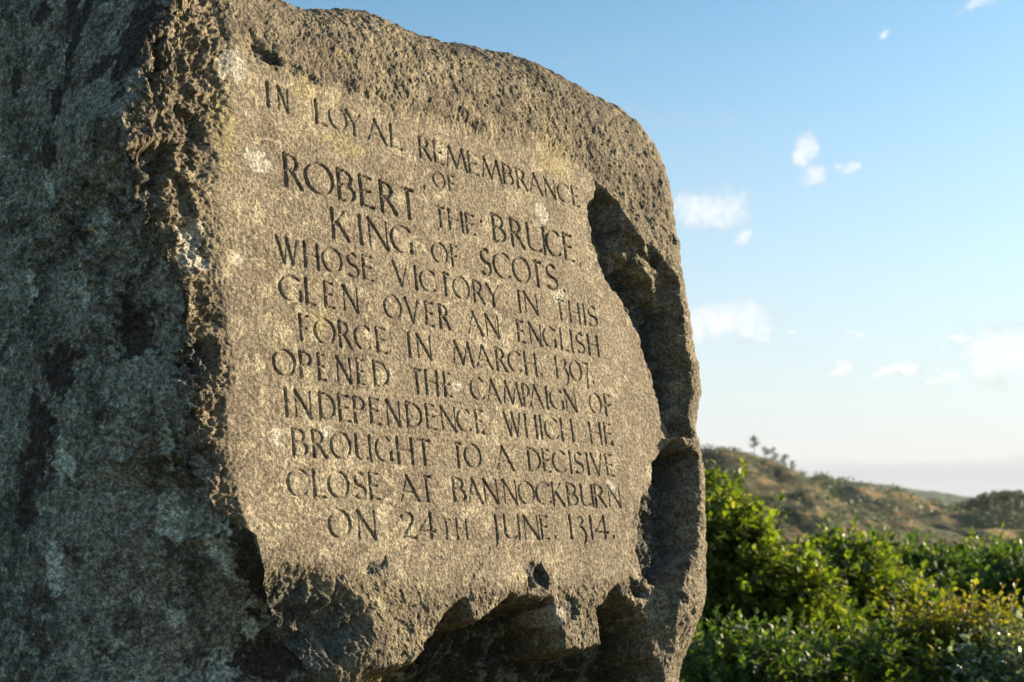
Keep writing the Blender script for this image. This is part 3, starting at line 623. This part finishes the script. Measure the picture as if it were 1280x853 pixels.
def stone_material():
    m, t, b = new_mat('weathered_granite')
    geo = t.node('ShaderNodeNewGeometry')
    pos = geo.outputs['Position']
    n_big = t.noise(pos, 3.2, 5.0, .6)
    n_mid = t.noise(pos, 13.0, 5.0, .62)
    n_pat = t.noise(pos, 26.0, 4.0, .6, .6)
    n_sm = t.noise(pos, 130.0, 3.0, .6)
    n_gr = t.noise(pos, 420.0, 2.0, .6)
    base = t.mix(t.ramp(n_big, .35, .65), (.160, .132, .096), (.205, .170, .122))
    base = t.mix(t.math('MULTIPLY', t.ramp(n_mid, .48, .66), .8), base, (.105, .078, .060))     # brown purple areas
    base = t.mix(t.math('MULTIPLY', t.ramp(n_pat, .515, .60), .85), base, (.290, .252, .178))      # crusts of tan lichen
    base = t.mix(t.math('MULTIPLY', t.ramp(t.noise(pos, 19.0, 3.0, .5, .3), .60, .70), .5), base, (.185, .158, .092))
    # rest of the stone away from the dressed panel
    dark_rough = t.mix(t.ramp(n_pat, .42, .66), (.085, .070, .044), (.185, .150, .090))
    base = t.mix(t.math('MULTIPLY', t.math('SUBTRACT', 1.0, t.attr('panel')), .55), base, dark_rough)
    dk = t.math('MULTIPLY', t.math('SUBTRACT', 1.0, t.attr('panel')), t.math('MULTIPLY', t.ramp(t.noise(pos, 8.5, 5.0, .7), .52, .62), .6))
    base = t.mix(dk, base, (.045, .038, .026))
    base = t.mix(t.math('MULTIPLY', t.ramp(t.noise(pos, 4.2, 5.0, .62), .47, .58), .45), base, (.115, .092, .070))
    base = t.mix(t.math('MULTIPLY', t.attr('yellow'), .35), base, (.27, .225, .09))
    base = t.mix(t.math('MULTIPLY', t.attr('white'), .75), base, (.36, .34, .29))
    br = t.mix(t.ramp(n_pat, .45, .62), (.060, .060, .056), (.125, .125, .112))  # bare fractured stone, colour also darkened to paint shade into scars and hollows
    base = t.mix(t.math('MULTIPLY', t.attr('broken_shade'), .8), base, br)
    # side away from the sun: grey green and blue grey crusts, dark stains
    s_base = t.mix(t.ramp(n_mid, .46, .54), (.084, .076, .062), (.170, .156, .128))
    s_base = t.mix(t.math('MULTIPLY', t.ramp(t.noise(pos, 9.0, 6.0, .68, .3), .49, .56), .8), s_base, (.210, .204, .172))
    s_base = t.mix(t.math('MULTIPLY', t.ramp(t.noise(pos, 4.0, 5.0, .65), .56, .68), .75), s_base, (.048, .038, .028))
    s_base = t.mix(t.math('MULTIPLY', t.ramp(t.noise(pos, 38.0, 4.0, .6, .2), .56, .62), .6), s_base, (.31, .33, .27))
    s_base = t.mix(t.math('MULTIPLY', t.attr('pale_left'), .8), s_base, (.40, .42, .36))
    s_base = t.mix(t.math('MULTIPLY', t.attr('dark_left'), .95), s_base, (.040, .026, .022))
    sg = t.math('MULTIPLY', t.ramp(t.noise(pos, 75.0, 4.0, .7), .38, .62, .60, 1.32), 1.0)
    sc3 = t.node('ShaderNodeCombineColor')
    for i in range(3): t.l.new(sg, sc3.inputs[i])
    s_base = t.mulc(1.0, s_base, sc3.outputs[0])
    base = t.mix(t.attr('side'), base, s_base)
    u_base = t.mix(t.ramp(n_pat, .50, .64), (.030, .027, .020), (.125, .125, .098))  # black crust of the undercut, darkened further to paint in its shadow
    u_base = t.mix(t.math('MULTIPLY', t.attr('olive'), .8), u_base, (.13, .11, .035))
    base = t.mix(t.attr('crust_shade'), base, u_base)
    # mineral grain
    g = t.ramp(n_sm, .38, .62, .58, 1.34)
    g2 = t.ramp(n_gr, .36, .64, .52, 1.40)
    gg = t.math('MULTIPLY', g, g2)
    cmb = t.node('ShaderNodeCombineColor'); 
    for i in range(3): t.l.new(gg, cmb.inputs[i])
    base = t.mulc(1.0, base, cmb.outputs[0])
    t.l.new(base, b.inputs['Base Color'])
    b.inputs['Roughness'].default_value = .86
    b.inputs['Specular IOR Level'].default_value = .25
    bp = t.node('ShaderNodeBump'); bp.inputs['Strength'].default_value = .9; bp.inputs['Distance'].default_value = .0034
    hsum = t.math('ADD', t.math('MULTIPLY', n_sm, .8), t.math('MULTIPLY', n_gr, .5))
    t.l.new(hsum, bp.inputs['Height']); t.l.new(bp.outputs[0], b.inputs['Normal'])
    return m
PALE_LEFT = [(a * .53, b, c * .55, d) for a, b, c, d in [(.47, .10, .04, .05), (.62, .33, .05, .035), (.12, -.42, .05, .03), (.30, -.38, .05, .045), (.20, -.47, .035, .045), (.40, -.56, .02, .03), (.75, .12, .03, .04), (.62, -.25, .04, .05), (.33, .20, .04, .04), (.70, -.45, .03, .05), (.50, .62, .02, .05), (.28, -.66, .05, .03), (.20, -.60, .03, .02), (.15, -.25, .03, .03)]]
DARK_LEFT = [(a * .53, b, c * .55, d) for a, b, c, d in [(.50, .70, .03, .09), (.46, .60, .04, .09), (.55, .48, .04, .07), (.60, .40, .05, .06), (.42, .68, .03, .04), (.82, .60, .04, .05), (.75, -.17, .07, .09), (.82, -.30, .05, .09), (.25, -.03, .12, .06), (.62, -.06, .08, .05), (.10, .55, .10, .12), (.08, -.50, .10, .10), (.10, -.66, .16, .05), (.25, .50, .06, .03), (.66, .72, .05, .03)]]
M_STONE = stone_material()
boulder = build_boulder(M_STONE)
tag(boulder, 'huge lichen covered granite boulder with Robert the Bruce inscription carved in its sunlit face', 'boulder')

# ================================================================== LAND
def simple_noise_mat(name, cols_, scale, rough=.9, thr=((.42, .58), (.5, .66)), bump=0.0, extra=None):
    m, t, b = new_mat(name)
    pos = t.node('ShaderNodeNewGeometry').outputs['Position']
    if extra: pos = t.vmath('MULTIPLY', pos, extra)
    c = t.mix(t.ramp(t.noise(pos, scale, 6.0, .6), *thr[0]), cols_[0], cols_[1])
    if len(cols_) > 2: c = t.mix(t.ramp(t.noise(pos, scale * 2.7, 5.0, .6), *thr[1]), c, cols_[2])
    if len(cols_) > 3: c = t.mix(t.ramp(t.noise(pos, scale * .45, 5.0, .65), .52, .64), c, cols_[3])
    t.l.new(c, b.inputs['Base Color']); b.inputs['Roughness'].default_value = rough
    b.inputs['Specular IOR Level'].default_value = .15
    if bump:
        bp = t.node('ShaderNodeBump'); bp.inputs['Strength'].default_value = .8; bp.inputs['Distance'].default_value = bump
        t.l.new(t.noise(pos, scale * 6, 5.0, .6), bp.inputs['Height']); t.l.new(bp.outputs[0], b.inputs['Normal'])
    return m

M_GRASS = simple_noise_mat('rough_grass', [(.06, .075, .025), (.10, .095, .04), (.14, .12, .06)], .8, bump=.05)
M_MOOR = simple_noise_mat('bracken_moor', [(.060, .058, .022), (.22, .140, .055), (.022, .028, .013), (.034, .044, .018)], .07, thr=((.46, .56), (.49, .56)), bump=1.2)
M_KNOLL = simple_noise_mat('heather_knoll', [(.022, .028, .013), (.05, .048, .020), (.18, .115, .045)], .14, thr=((.44, .56), (.53, .60)), bump=.8)
M_FOREST = simple_noise_mat('conifer_forest', [(.022, .040, .022), (.04, .062, .03), (.055, .075, .035)], .02, bump=4.0)

def ground_h(x, y):
    r = np.hypot(x, y)
    z = -7.0 * ss(r, 16.0, 90.0)
    p = np.stack([x, y, x * 0], -1)
    z = z + vnoise(p, .12, 81) * .12 * ss(r, 3, 10) + vnoise(p, .03, 82) * 1.2 * ss(r, 20, 80)
    return z

def build_ground():
    rs = np.concatenate([np.linspace(.0, 20, 60)[1:], np.geomspace(20.5, 3450, 100)])
    th = np.linspace(0, 2 * math.pi, 241)[:-1]
    Rr, Tt = np.meshgrid(rs, th, indexing='ij')
    x, y = Rr * np.sin(Tt), Rr * np.cos(Tt)
    z = ground_h(x, y)
    v = np.stack([x, y, z], -1).reshape(-1, 3)
    v = np.concatenate([v, [[0, 0, 0.0]]])
    f4 = grid_faces(len(rs), len(th), wrap=True)[:, ::-1]
    a = np.arange(len(th)); b = (a + 1) % len(th)
    f3 = np.stack([b, a, np.full(len(th), len(v) - 1)], -1)
    o = mesh_np('ground', v, np.concatenate([f4.ravel(), f3.ravel()]), np.concatenate([np.full(len(f4), 4), np.full(len(f3), 3)]), M_GRASS)
    tag(o, kind='structure')
build_ground()

# ---- hills: each crest is given as height against bearing at its own distance
def hill(name, crest, r_c, depth, mat, amp, freq, seed, base=-7.0, nx=240, ny=90, off=0.0, end_drop=.5):
    xs_, ys_ = [a for a, b in crest], [b for a, b in crest]
    t0, t1 = min(xs_) - end_drop, max(xs_) + end_drop
    tx = np.concatenate([np.linspace(t0, min(xs_), 30)[:-1], np.linspace(min(xs_), max(xs_), nx)[:-1], np.linspace(max(xs_), t1, 30)])
    s = np.linspace(-1, 1.0, ny)
    S_, T_ = np.meshgrid(s, tx, indexing='ij')
    y = r_c + S_ * depth
    x = T_ * r_c + (T_ * S_ * depth) * .6
    ch = 1.6 + np.interp(T_, xs_, ys_) * r_c + off
    edge = np.where(T_ < min(xs_), (min(xs_) - T_) / end_drop, np.where(T_ > max(xs_), (T_ - max(xs_)) / end_drop, 0))
    ch = ch * (1 - ss(edge, 0.1, 1)) + base * ss(edge, .1, 1)
    prof = np.where(S_ < 0, np.cos(S_ * math.pi / 2) ** 1.1, np.cos(S_ * math.pi / 2))
    z = base + (ch - base) * prof
    p = np.stack([x, y, z * 0], -1)
    nz = vnoise(p, freq, seed) * .5 + vnoise(p, freq * 2.3, seed + 1) * .3 - np.abs(vnoise(p, freq * 1.3, seed + 2, (1, .6, 1))) * .6 + vnoise(p, freq * 6, seed + 3) * .12
    z = z + nz * amp * (1 - np.exp(-((S_) / .25) ** 2) * .82) * ss(prof, .0, .2)
    z = np.where(prof < .02, base - 2, z)
    v = np.stack([x, y, z], -1).reshape(-1, 3)
    f = grid_faces(ny, len(tx))
    o = mesh_np(name, v, f.ravel(), np.full(len(f), 4), mat)
    tag(o, kind='structure')
    def height(px_, py_):      # bilinear lookup for planting trees
        d = (x - px_) ** 2 + (y - py_) ** 2
        return float(z.ravel()[int(np.argmin(d))])
    return height
h_forest = hill('forest_hill', CREST_FOREST, 1500.0, 500.0, M_FOREST, 6.0, .02, 91)
h_moor = hill('moor_hill', CREST_MOOR, 520.0, 300.0, M_MOOR, 12.0, .026, 101, base=-9, nx=420, ny=220, off=.5)
h_knoll = hill('heather_knoll', CREST_KNOLL, 300.0, 95.0, M_KNOLL, 4.2, .07, 111, base=-8, nx=300, ny=140, off=.3, end_drop=.35)
h_wood = hill('wooded_knoll', CREST_WOOD, 380.0, 110.0, M_KNOLL, 2.0, .03, 121, base=-9, off=-2.5, end_drop=.3)

# ------------------------------------------------------------------ vegetation
def leaf_mat(name, c1, c2, c3, trans=.38, rough=.5, scale=9.0):
    m, t, b = new_mat(name)
    pos = t.node('ShaderNodeNewGeometry').outputs['Position']
    rnd = t.attr('tone')
    c = t.mix(t.ramp(rnd, .0, .8, smooth=False), c1, c2)
    c = t.mix(t.ramp(rnd, .88, .96), c, c3)
    c = t.mix(t.math('MULTIPLY', t.ramp(t.noise(pos, scale, 2.0), .5, .7), .35), c, c1)
    t.l.new(c, b.inputs['Base Color']); b.inputs['Roughness'].default_value = rough
    b.inputs['Specular IOR Level'].default_value = .5
    tr = t.node('ShaderNodeBsdfTranslucent')
    x = t.node('ShaderNodeMix', data_type='RGBA', blend_type='MULTIPLY'); x.inputs[0].default_value = 1
    t.l.new(c, x.inputs[6]); x.inputs[7].default_value = (2.2, 2.3, .9, 1)
    t.l.new(x.outputs[2], tr.inputs[0])
    ms = t.node('ShaderNodeMixShader'); ms.inputs[0].default_value = trans
    t.l.new(b.outputs[0], ms.inputs[1]); t.l.new(tr.outputs[0], ms.inputs[2])
    t.l.new(ms.outputs[0], t.n['Material Output'].inputs[0])
    return m
def bark_mat(name, c1, c2):
    return simple_noise_mat(name, [c1, c2], 18.0, bump=.01)
M_LEAF = leaf_mat('shrub_leaf', (.028, .060, .010), (.125, .160, .016), (.22, .21, .05))
M_LEAF_DK = leaf_mat('dark_shrub_leaf', (.030, .062, .012), (.065, .105, .016), (.13, .15, .03), trans=.38)
M_LEAF_YL = leaf_mat('yellowing_leaf', (.07, .085, .010), (.15, .14, .015), (.20, .13, .02), trans=.5)
M_LEAF_PALE = leaf_mat('pale_backed_leaf', (.07, .11, .05), (.16, .20, .13), (.36, .40, .36), trans=.25, rough=.3)
M_NEEDLE = leaf_mat('pine_foliage', (.020, .038, .016), (.035, .055, .020), (.06, .07, .03), trans=.2, scale=1.0)
M_BROADFAR = leaf_mat('distant_foliage', (.022, .040, .018), (.045, .065, .026), (.08, .085, .03), trans=.25, scale=.3)
M_BARK = bark_mat('shrub_bark', (.09, .065, .045), (.15, .12, .09))
M_PINEBARK = bark_mat('pine_bark', (.14, .075, .045), (.22, .13, .08))

def leaves_mesh(name, centres, dirs, ups, sizes, widths, mat, parent, rng):
    """each leaf: 6 verts folded along the midrib, 4 triangles"""
    n = len(centres)
    d = dirs / np.linalg.norm(dirs, axis=1, keepdims=True)
    s = np.cross(d, ups); s /= np.linalg.norm(s, axis=1, keepdims=True) + 1e-9
    u = np.cross(s, d)
    L = sizes[:, None]; Wd = widths[:, None]
    base = centres
    mid = centres + d * L * .52 - u * L * .05
    tip = centres + d * L - u * L * .22
    lft = centres + d * L * .45 + s * Wd * .5 + u * L * .06
    rgt = centres + d * L * .45 - s * Wd * .5 + u * L * .06
    V = np.stack([base, lft, mid, rgt, tip], axis=1).reshape(-1, 3)
    k = (np.arange(n) * 5)[:, None]
    F = np.concatenate([k + [0, 2, 1], k + [0, 3, 2], k + [1, 2, 4], k + [3, 4, 2]], axis=1).reshape(-1)
    o = mesh_np(name, V, F, np.full(n * 4, 3), mat, parent, smooth=False)
    tone = np.repeat(rng.random(n), 5).astype(np.float32)
    at = o.data.attributes.new('tone', 'FLOAT', 'POINT'); at.data.foreach_set('value', tone)
    return o

def tubes(name, paths, mat, parent, sides=5):
    """paths: list of (points (k,3), radii (k,))"""
    Vs, Fs, off = [], [], 0
    for pts, rad in paths:
        pts = np.asarray(pts, float); k = len(pts)
        dr = np.gradient(pts, axis=0); dr /= np.linalg.norm(dr, axis=1, keepdims=True) + 1e-9
        ref = np.array([1, 0, 0]) if abs(dr[0][0]) < .8 else np.array([0, 1, 0])
        a = np.cross(dr, ref); a /= np.linalg.norm(a, axis=1, keepdims=True) + 1e-9
        b = np.cross(dr, a)
        ang = np.linspace(0, 2 * math.pi, sides, endpoint=False)
        ring = pts[:, None, :] + (a[:, None, :] * np.cos(ang)[None, :, None] + b[:, None, :] * np.sin(ang)[None, :, None]) * np.asarray(rad)[:, None, None]
        Vs.append(ring.reshape(-1, 3)); Fs.append(grid_faces(k, sides, wrap=True) + off); off += k * sides
    F = np.concatenate(Fs)
    return mesh_np(name, np.concatenate(Vs), F.ravel(), np.full(len(F), 4), mat, parent)

def shrub(loc, w, dpt, h, nshoots, leaf, mat, label, seed, name='shrub', group=None, cat='shrub', top_spikes=.35, twig_len=.34, shape=None, per=16):
    rng = np.random.default_rng(seed)
    root = empty(name, loc)
    tag(root, label, cat, group)
    # stems from the base
    nst = 9
    ends, paths = [], []
    for i in range(nst):
        a = rng.uniform(0, 2 * math.pi); rr_ = rng.uniform(.25, .85)
        e = np.array([math.cos(a) * w * .5 * rr_, math.sin(a) * dpt * .5 * rr_, h * rng.uniform(.55, .9)])
        tt_ = np.linspace(0, 1, 7)[:, None]
        p = np.array([rng.normal() * .08, rng.normal() * .08, -.05]) * (1 - tt_) + e * np.concatenate([tt_ ** 1.4, tt_ ** 1.4, tt_ ** .85], 1)
        p += rng.normal(size=p.shape) * .02 * h * tt_
        paths.append((p, np.linspace(.035, .010, 7) * h / 2)); ends.append(e)
    # shoots spread through a lumpy dome
    lumps = [(rng.uniform(-.36, .36) * w, rng.uniform(-.36, .36) * dpt, rng.uniform(.35, .80) * h, rng.uniform(.22, .34)) for _ in range(11)]
    C_, D_, U_, S_ = [], [], [], []
    tw = []
    for i in range(nshoots):
        lx, ly, lz, lr = lumps[rng.integers(len(lumps))]
        q = rng.normal(size=3); q /= np.linalg.norm(q); q[2] = abs(q[2]) * 1.0 - .25
        rad = lr * (w * .5 + h * .5) * .62 * rng.uniform(.55, 1.0) ** .6
        p0 = np.array([lx, ly, lz]) + q * rad
        if shape is not None:
            lim = shape(p0[0] + loc[0], p0[1] + loc[1])
            if p0[2] > lim: p0[2] = lim - rng.random() ** 2 * .5
        if p0[2] < .05: p0[2] = rng.uniform(.05, .4)
        outv = q * .8 + np.array([0, 0, .75]) + rng.normal(size=3) * .3
        outv /= np.linalg.norm(outv)
        L = twig_len * rng.uniform(.5, 1.25)
        if rng.random() < top_spikes * .04: L *= 1.4
        bend = rng.normal(size=3) * .25; bend[2] -= .15
        tt_ = np.linspace(0, 1, 5)[:, None]
        pts = p0 + outv * L * tt_ + bend * L * tt_ ** 2 * .5
        tw.append((pts, np.linspace(.0055, .002, 5)))
        m = per
        ts = np.linspace(.08, 1, m) + rng.normal(size=m) * .02
        base = p0 + outv * L * ts[:, None] + bend * L * ts[:, None] ** 2 * .5
        ax = outv + bend * .4
        s1 = np.cross(ax, rng.normal(size=3)); s1 /= np.linalg.norm(s1); s2 = np.cross(ax, s1); s2 /= np.linalg.norm(s2)
        an_ = np.arange(m) * 2.4 + rng.random() * 6
        side_ = s1[None, :] * np.cos(an_)[:, None] + s2[None, :] * np.sin(an_)[:, None]
        dirs = side_ * (1.0 - .45 * ts[:, None]) + ax[None, :] * (.35 + .6 * ts[:, None]) + rng.normal(size=(m, 3)) * .18
        C_.append(base); D_.append(dirs); U_.append(np.tile([0, 0, 1.0], (m, 1)) + rng.normal(size=(m, 3)) * .35)
        S_.append(leaf * rng.uniform(.65, 1.2, m) * (1 - .25 * (ts > .9)))
    C_, D_, U_, S_ = map(np.concatenate, (C_, D_, U_, S_))
    leaves_mesh('foliage', C_, D_, U_, S_, S_ * rng.uniform(.55, .72, len(S_)), mat, root, rng)['kind'] = 'stuff'
    tubes('stem', paths, M_BARK, root, 6)
    tubes('twig', tw, M_BARK, root, 3)['kind'] = 'stuff'
    return root

# positions chosen by bearing and distance from the viewpoint
def at(px, dist):
    return ((px - 640) / 1600.0 * dist, dist)
def top_for(py, dist): return 1.6 + (650 - py) / 1600.0 * dist

def place(px, dist, wpx, toppy, nsh, leaf, mat, label, seed, **kw):
    x, y = at(px, dist)
    z0 = float(ground_h(np.array([x]), np.array([y]))[0])
    return shrub((x, y, z0), wpx / 1600.0 * dist, wpx / 1600.0 * dist * .8, top_for(toppy, dist) - z0, nsh, leaf, mat, label, seed, **kw)
place(935, 9.5, 200, 608, 1700, .082, M_LEAF, 'tallest bright green leafy shrub, right beside the boulder', 1, per=18, top_spikes=1)
place(1065, 10.5, 230, 664, 1500, .082, M_LEAF, 'green leafy shrub just right of the tallest bush, its top crossing the brown moor', 2, per=17)
place(1225, 11.5, 250, 698, 1500, .078, M_LEAF_DK, 'dense dark green shrub at the right edge of the picture', 3, per=17)
place(1150, 13.5, 240, 696, 1000, .078, M_LEAF_DK, 'dark green shrub in the gap behind the yellowing bush', 4, per=16)
place(1275, 14.5, 200, 694, 800, .078, M_LEAF, 'broad leafy shrub farthest back at the right edge', 5, per=16)
place(1187, 8.2, 105, 752, 420, .050, M_LEAF_YL, 'small yellowing shrub with a few orange leaves in front of the dark bushes', 6, per=16, name='yellowing_shrub')
place(1262, 7.6, 110, 805, 330, .052, M_LEAF_PALE, 'low shrub with shiny silver white leaves in the bottom right corner', 7, per=15, name='silver_leaved_shrub')
place(1085, 8.0, 230, 800, 600, .064, M_LEAF, 'low sprawling green shrub in front of the taller bushes, at the bottom edge', 8, per=16)
place(912, 7.6, 150, 800, 420, .058, M_LEAF_DK, 'low dark bramble filling the gap between the boulder and the tall bright shrub', 9, per=16, name='bramble', cat='bramble')

def fern(px, dist, toppy, seed, label):
    rng = np.random.default_rng(seed)
    x, y = at(px, dist); z0 = float(ground_h(np.array([x]), np.array([y]))[0])
    root = empty('bracken_fern', (x, y, z0)); tag(root, label, 'fern', 'bracken ferns beside the boulder')
    hh = top_for(toppy, dist) - z0
    C_, D_, U_, S_, W_, st_ = [], [], [], [], [], []
    for k in range(7):
        a = rng.uniform(0, 6.28); o = np.array([math.cos(a), math.sin(a), 0])
        tt_ = np.linspace(0, 1, 12)[:, None]
        pts = o * (.10 + .42 * tt_ ** 1.6) * hh * .6 + np.array([0, 0, 1]) * hh * rng.uniform(.85, 1.0) * (1 - (1 - tt_) ** 1.7) 
        st_.append((pts, np.linspace(.006, .0015, 12)))
        side_ = np.cross(o, [0, 0, 1])
        for s in np.linspace(.45, .99, 22):
            p = np.array([np.interp(s, tt_[:, 0], pts[:, i]) for i in range(3)])
            for sg in (-1, 1):
                ln = .22 * (1.05 - s) / .6 * hh * .5 + .02
                dv = side_ * sg + o * .35
                for q in np.linspace(.1, 1, 6):
                    C_.append(p + dv * ln * q); D_.append(o * .8 + side_ * sg * .5 + [0, 0, -.1]); U_.append([0, 0, 1]); S_.append(.035 * (1.2 - q)); W_.append(.012)
    leaves_mesh('frond', np.array(C_), np.array(D_), np.array(U_, float), np.array(S_), np.array(W_), M_LEAF, root, rng)['kind'] = 'stuff'
    tubes('stalk', st_, M_BARK, root, 4)
fern(893, 6.2, 832, 31, 'pale green bracken fern at the foot of the boulder, touching its right edge')

def pine(px, dist, basepy, toppy, hfun, seed, label, lean=0.0, crown=(.55, 1.0)):
    rng = np.random.default_rng(seed)
    x, y = at(px, dist)
    z0 = hfun(x, y)
    hh = top_for(toppy, dist) - z0
    root = empty('pine_tree', (x, y, z0 - .2)); tag(root, label, 'tree', 'pines on the heather knoll')
    tt_ = np.linspace(0, 1, 8)[:, None]
    tr = np.concatenate([lean * hh * tt_ ** 1.5, tt_ * 0, tt_ * hh], 1) + rng.normal(size=(8, 3)) * .012 * hh * tt_
    paths = [(tr, np.linspace(.022, .006, 8) * hh + .02)]
    C_ = []
    for k in range(11):
        s = crown[0] + (1 - crown[0]) * (k + rng.random()) / 11; a = rng.uniform(0, 6.28)
        p = np.array([np.interp(s, tt_[:, 0], tr[:, i]) for i in range(3)])
        L = hh * (.36 if crown[0] < .54 else .20) * (1.2 - s * .85) * rng.uniform(.35, 1.25)
        e = p + np.array([math.cos(a) * L, math.sin(a) * L, L * .25])
        paths.append((np.stack([p, (p + e) / 2 + [0, 0, -.02 * hh], e]), np.array([.008, .006, .003]) * hh))
        m = int(rng.uniform(40, 110))
        C_.append(e * .8 + p * .2 + rng.normal(size=(m, 3)) * np.array([.085, .085, .030]) * hh * rng.uniform(.6, 1.3))
    C_.append(tr[-1] + rng.normal(size=(70, 3)) * np.array([.035, .035, .05]) * hh)
    C_ = np.concatenate(C_)
    D_ = rng.normal(size=C_.shape); U_ = rng.normal(size=C_.shape)
    S_ = rng.uniform(.035, .065, len(C_)) * hh
    leaves_mesh('crown', C_, D_, U_, S_, S_ * .5, M_NEEDLE, root, rng)
    tubes('trunk', [paths[0]], M_PINEBARK, root, 6)
    for q in paths[1:]: tubes('branch', [q], M_PINEBARK, root, 4)
pine(942, 300, 585, 547, h_knoll, 41, 'tallest thin pine standing alone at the left of the knoll', crown=(.55, 1))
pine(957, 301, 588, 560, h_knoll, 42, 'slim pine with small crown, first to the right of the lone tallest pine', lean=-.1, crown=(.5, 1))
pine(966, 298, 590, 561, h_knoll, 43, 'bushy pine in the middle of the group on the knoll', crown=(.4, 1))
pine(976, 302, 592, 569, h_knoll, 44, 'leaning pine right of the bushy one on the knoll', lean=.25, crown=(.5, 1))
pine(988, 300, 596, 577, h_knoll, 45, 'smallest pine, at the right end of the row on the knoll', lean=.1, crown=(.5, 1))

def round_tree(x, y, z, hh, w, seed, label, group):
    rng = np.random.default_rng(seed)
    root = empty('broadleaf_tree', (x, y, z)); tag(root, label, 'tree', group)
    nl = 9; C_ = []
    for k in range(nl):
        c = np.array([rng.normal() * .24 * w, rng.normal() * .24 * w, hh * rng.uniform(.4, .82)])
        q = rng.normal(size=(150, 3)); q /= np.linalg.norm(q, axis=1, keepdims=True)
        C_.append(c + q * w * .24 * rng.uniform(.6, 1.05, (150, 1)))
    C_ = np.concatenate(C_); D_ = rng.normal(size=C_.shape); U_ = rng.normal(size=C_.shape)
    S_ = rng.uniform(.07, .13, len(C_)) * w
    leaves_mesh('crown', C_, D_, U_, S_, S_ * .7, M_BROADFAR, root, rng)
    tubes('trunk', [(np.array([[0, 0, -.3], [.05, 0, hh * .3], [0, 0, hh * .7]]), np.array([.04, .03, .012]) * hh)], M_BARK, root, 5)
k = 0
ORD = ['first', 'second', 'third', 'fourth', 'fifth', 'sixth', 'seventh', 'eighth', 'ninth', 'tenth', 'eleventh']
for px in np.linspace(1198, 1276, 11):
    rng_ = np.random.default_rng(int(px)); d = 372 + rng_.uniform(-22, 10)
    crest = float(np.interp((px - 640) / 1600.0, [a for a, b in CREST_WOOD], [b for a, b in CREST_WOOD]))
    x, y = (px - 640) / 1600.0 * d, d
    z = h_wood(x, y)
    hh = max(2.2, 1.6 + crest * d - z + rng_.uniform(-.3, .9))
    round_tree(x, y, z, hh, 3.6 + rng_.uniform(-.6, 1.2), 60 + k, 'dark rounded tree on the wooded knoll, ' + ORD[k] + ' of them from the left', 'trees on the wooded knoll'); k += 1
# the wood that covers the slope below them, too many to count
rng_ = np.random.default_rng(5)
C_ = []
for i in range(230):
    px = rng_.uniform(1192, 1330); d = rng_.uniform(290, 372)
    x, y = (px - 640) / 1600.0 * d, d; z = h_wood(x, y)
    q = rng_.normal(size=(70, 3)); q /= np.linalg.norm(q, axis=1, keepdims=True)
    C_.append(np.array([x, y, z + 1.1]) + q * np.array([1.9, 1.9, 1.5]) * rng_.uniform(.6, 1.1, (70, 1)))
C_ = np.concatenate(C_); D_ = rng_.normal(size=C_.shape); U_ = rng_.normal(size=C_.shape); S_ = rng_.uniform(.35, .6, len(C_))
tag(leaves_mesh('wood', C_, D_, U_, S_, S_ * .7, M_BROADFAR, None, rng_), 'dark wood covering the slope of the knoll at the right edge', 'wood', kind='stuff')
# gorse and heather clumps dotted over the open slopes
rng_ = np.random.default_rng(15)
C_, S_ = [], []
for i in range(420):
    if i % 5 < 2:
        px = rng_.uniform(870, 1130); d = rng_.uniform(235, 298); z = h_knoll((px - 640) / 1600.0 * d, d); sz = rng_.uniform(.5, 1.3)
    else:
        px = rng_.uniform(990, 1290); d = rng_.uniform(340, 515); z = h_moor((px - 640) / 1600.0 * d, d); sz = rng_.uniform(.8, 2.4)
    q = rng_.normal(size=(36, 3)); q /= np.linalg.norm(q, axis=1, keepdims=True)
    C_.append(np.array([(px - 640) / 1600.0 * d, d, z + sz * .2]) + q * np.array([sz * 1.5, sz * 1.5, sz * .6]) * rng_.uniform(.5, 1.1, (36, 1))); S_.append(np.full(36, sz * .42))
C_ = np.concatenate(C_); S_ = np.concatenate(S_)
tag(leaves_mesh('gorse', C_, rng_.normal(size=C_.shape), rng_.normal(size=C_.shape), S_, S_ * .8, M_BROADFAR, None, rng_), 'dark gorse and heather clumps dotted over the brown slopes', 'gorse', kind='stuff')
# rough grass under the shrubs
rng_ = np.random.default_rng(9)
n = 26000
rr_ = rng_.uniform(4.2, 15, n); aa = rng_.uniform(.02, .50, n)
x, y = np.sin(aa) * rr_, np.cos(aa) * rr_
C_ = np.stack([x, y, ground_h(x, y)], -1)
D_ = np.stack([rng_.normal(size=n) * .35, rng_.normal(size=n) * .35, np.ones(n)], -1)
S_ = rng_.uniform(.12, .38, n)
tag(leaves_mesh('grass', C_, D_, rng_.normal(size=(n, 3)), S_, S_ * .05, M_LEAF, None, rng_), 'rough grass growing under the shrubs', 'grass', kind='stuff')

# ------------------------------------------------------------------ the air of the glen
def build_haze():
    bm = bmesh.new(); bmesh.ops.create_cube(bm, size=1.0)
    me = bpy.data.meshes.new('haze'); bm.to_mesh(me); bm.free()
    o = bpy.data.objects.new('haze', me); COL.objects.link(o)
    o.scale = (7000, 7000, 110); o.location = (0, 0, 39)
    m = bpy.data.materials.new('evening_haze'); m.use_nodes = True
    nt = m.node_tree; nt.nodes.remove(nt.nodes['Principled BSDF'])
    pv = nt.nodes.new('ShaderNodeVolumePrincipled')
    pv.inputs['Color'].default_value = (.82, .88, .95, 1); pv.inputs['Density'].default_value = .00009; pv.inputs['Anisotropy'].default_value = .0
    nt.links.new(pv.outputs[0], nt.nodes['Material Output'].inputs['Volume'])
    me.materials.append(m); tag(o, 'thin pale evening haze lying over the hills', 'haze', kind='stuff')
build_haze()
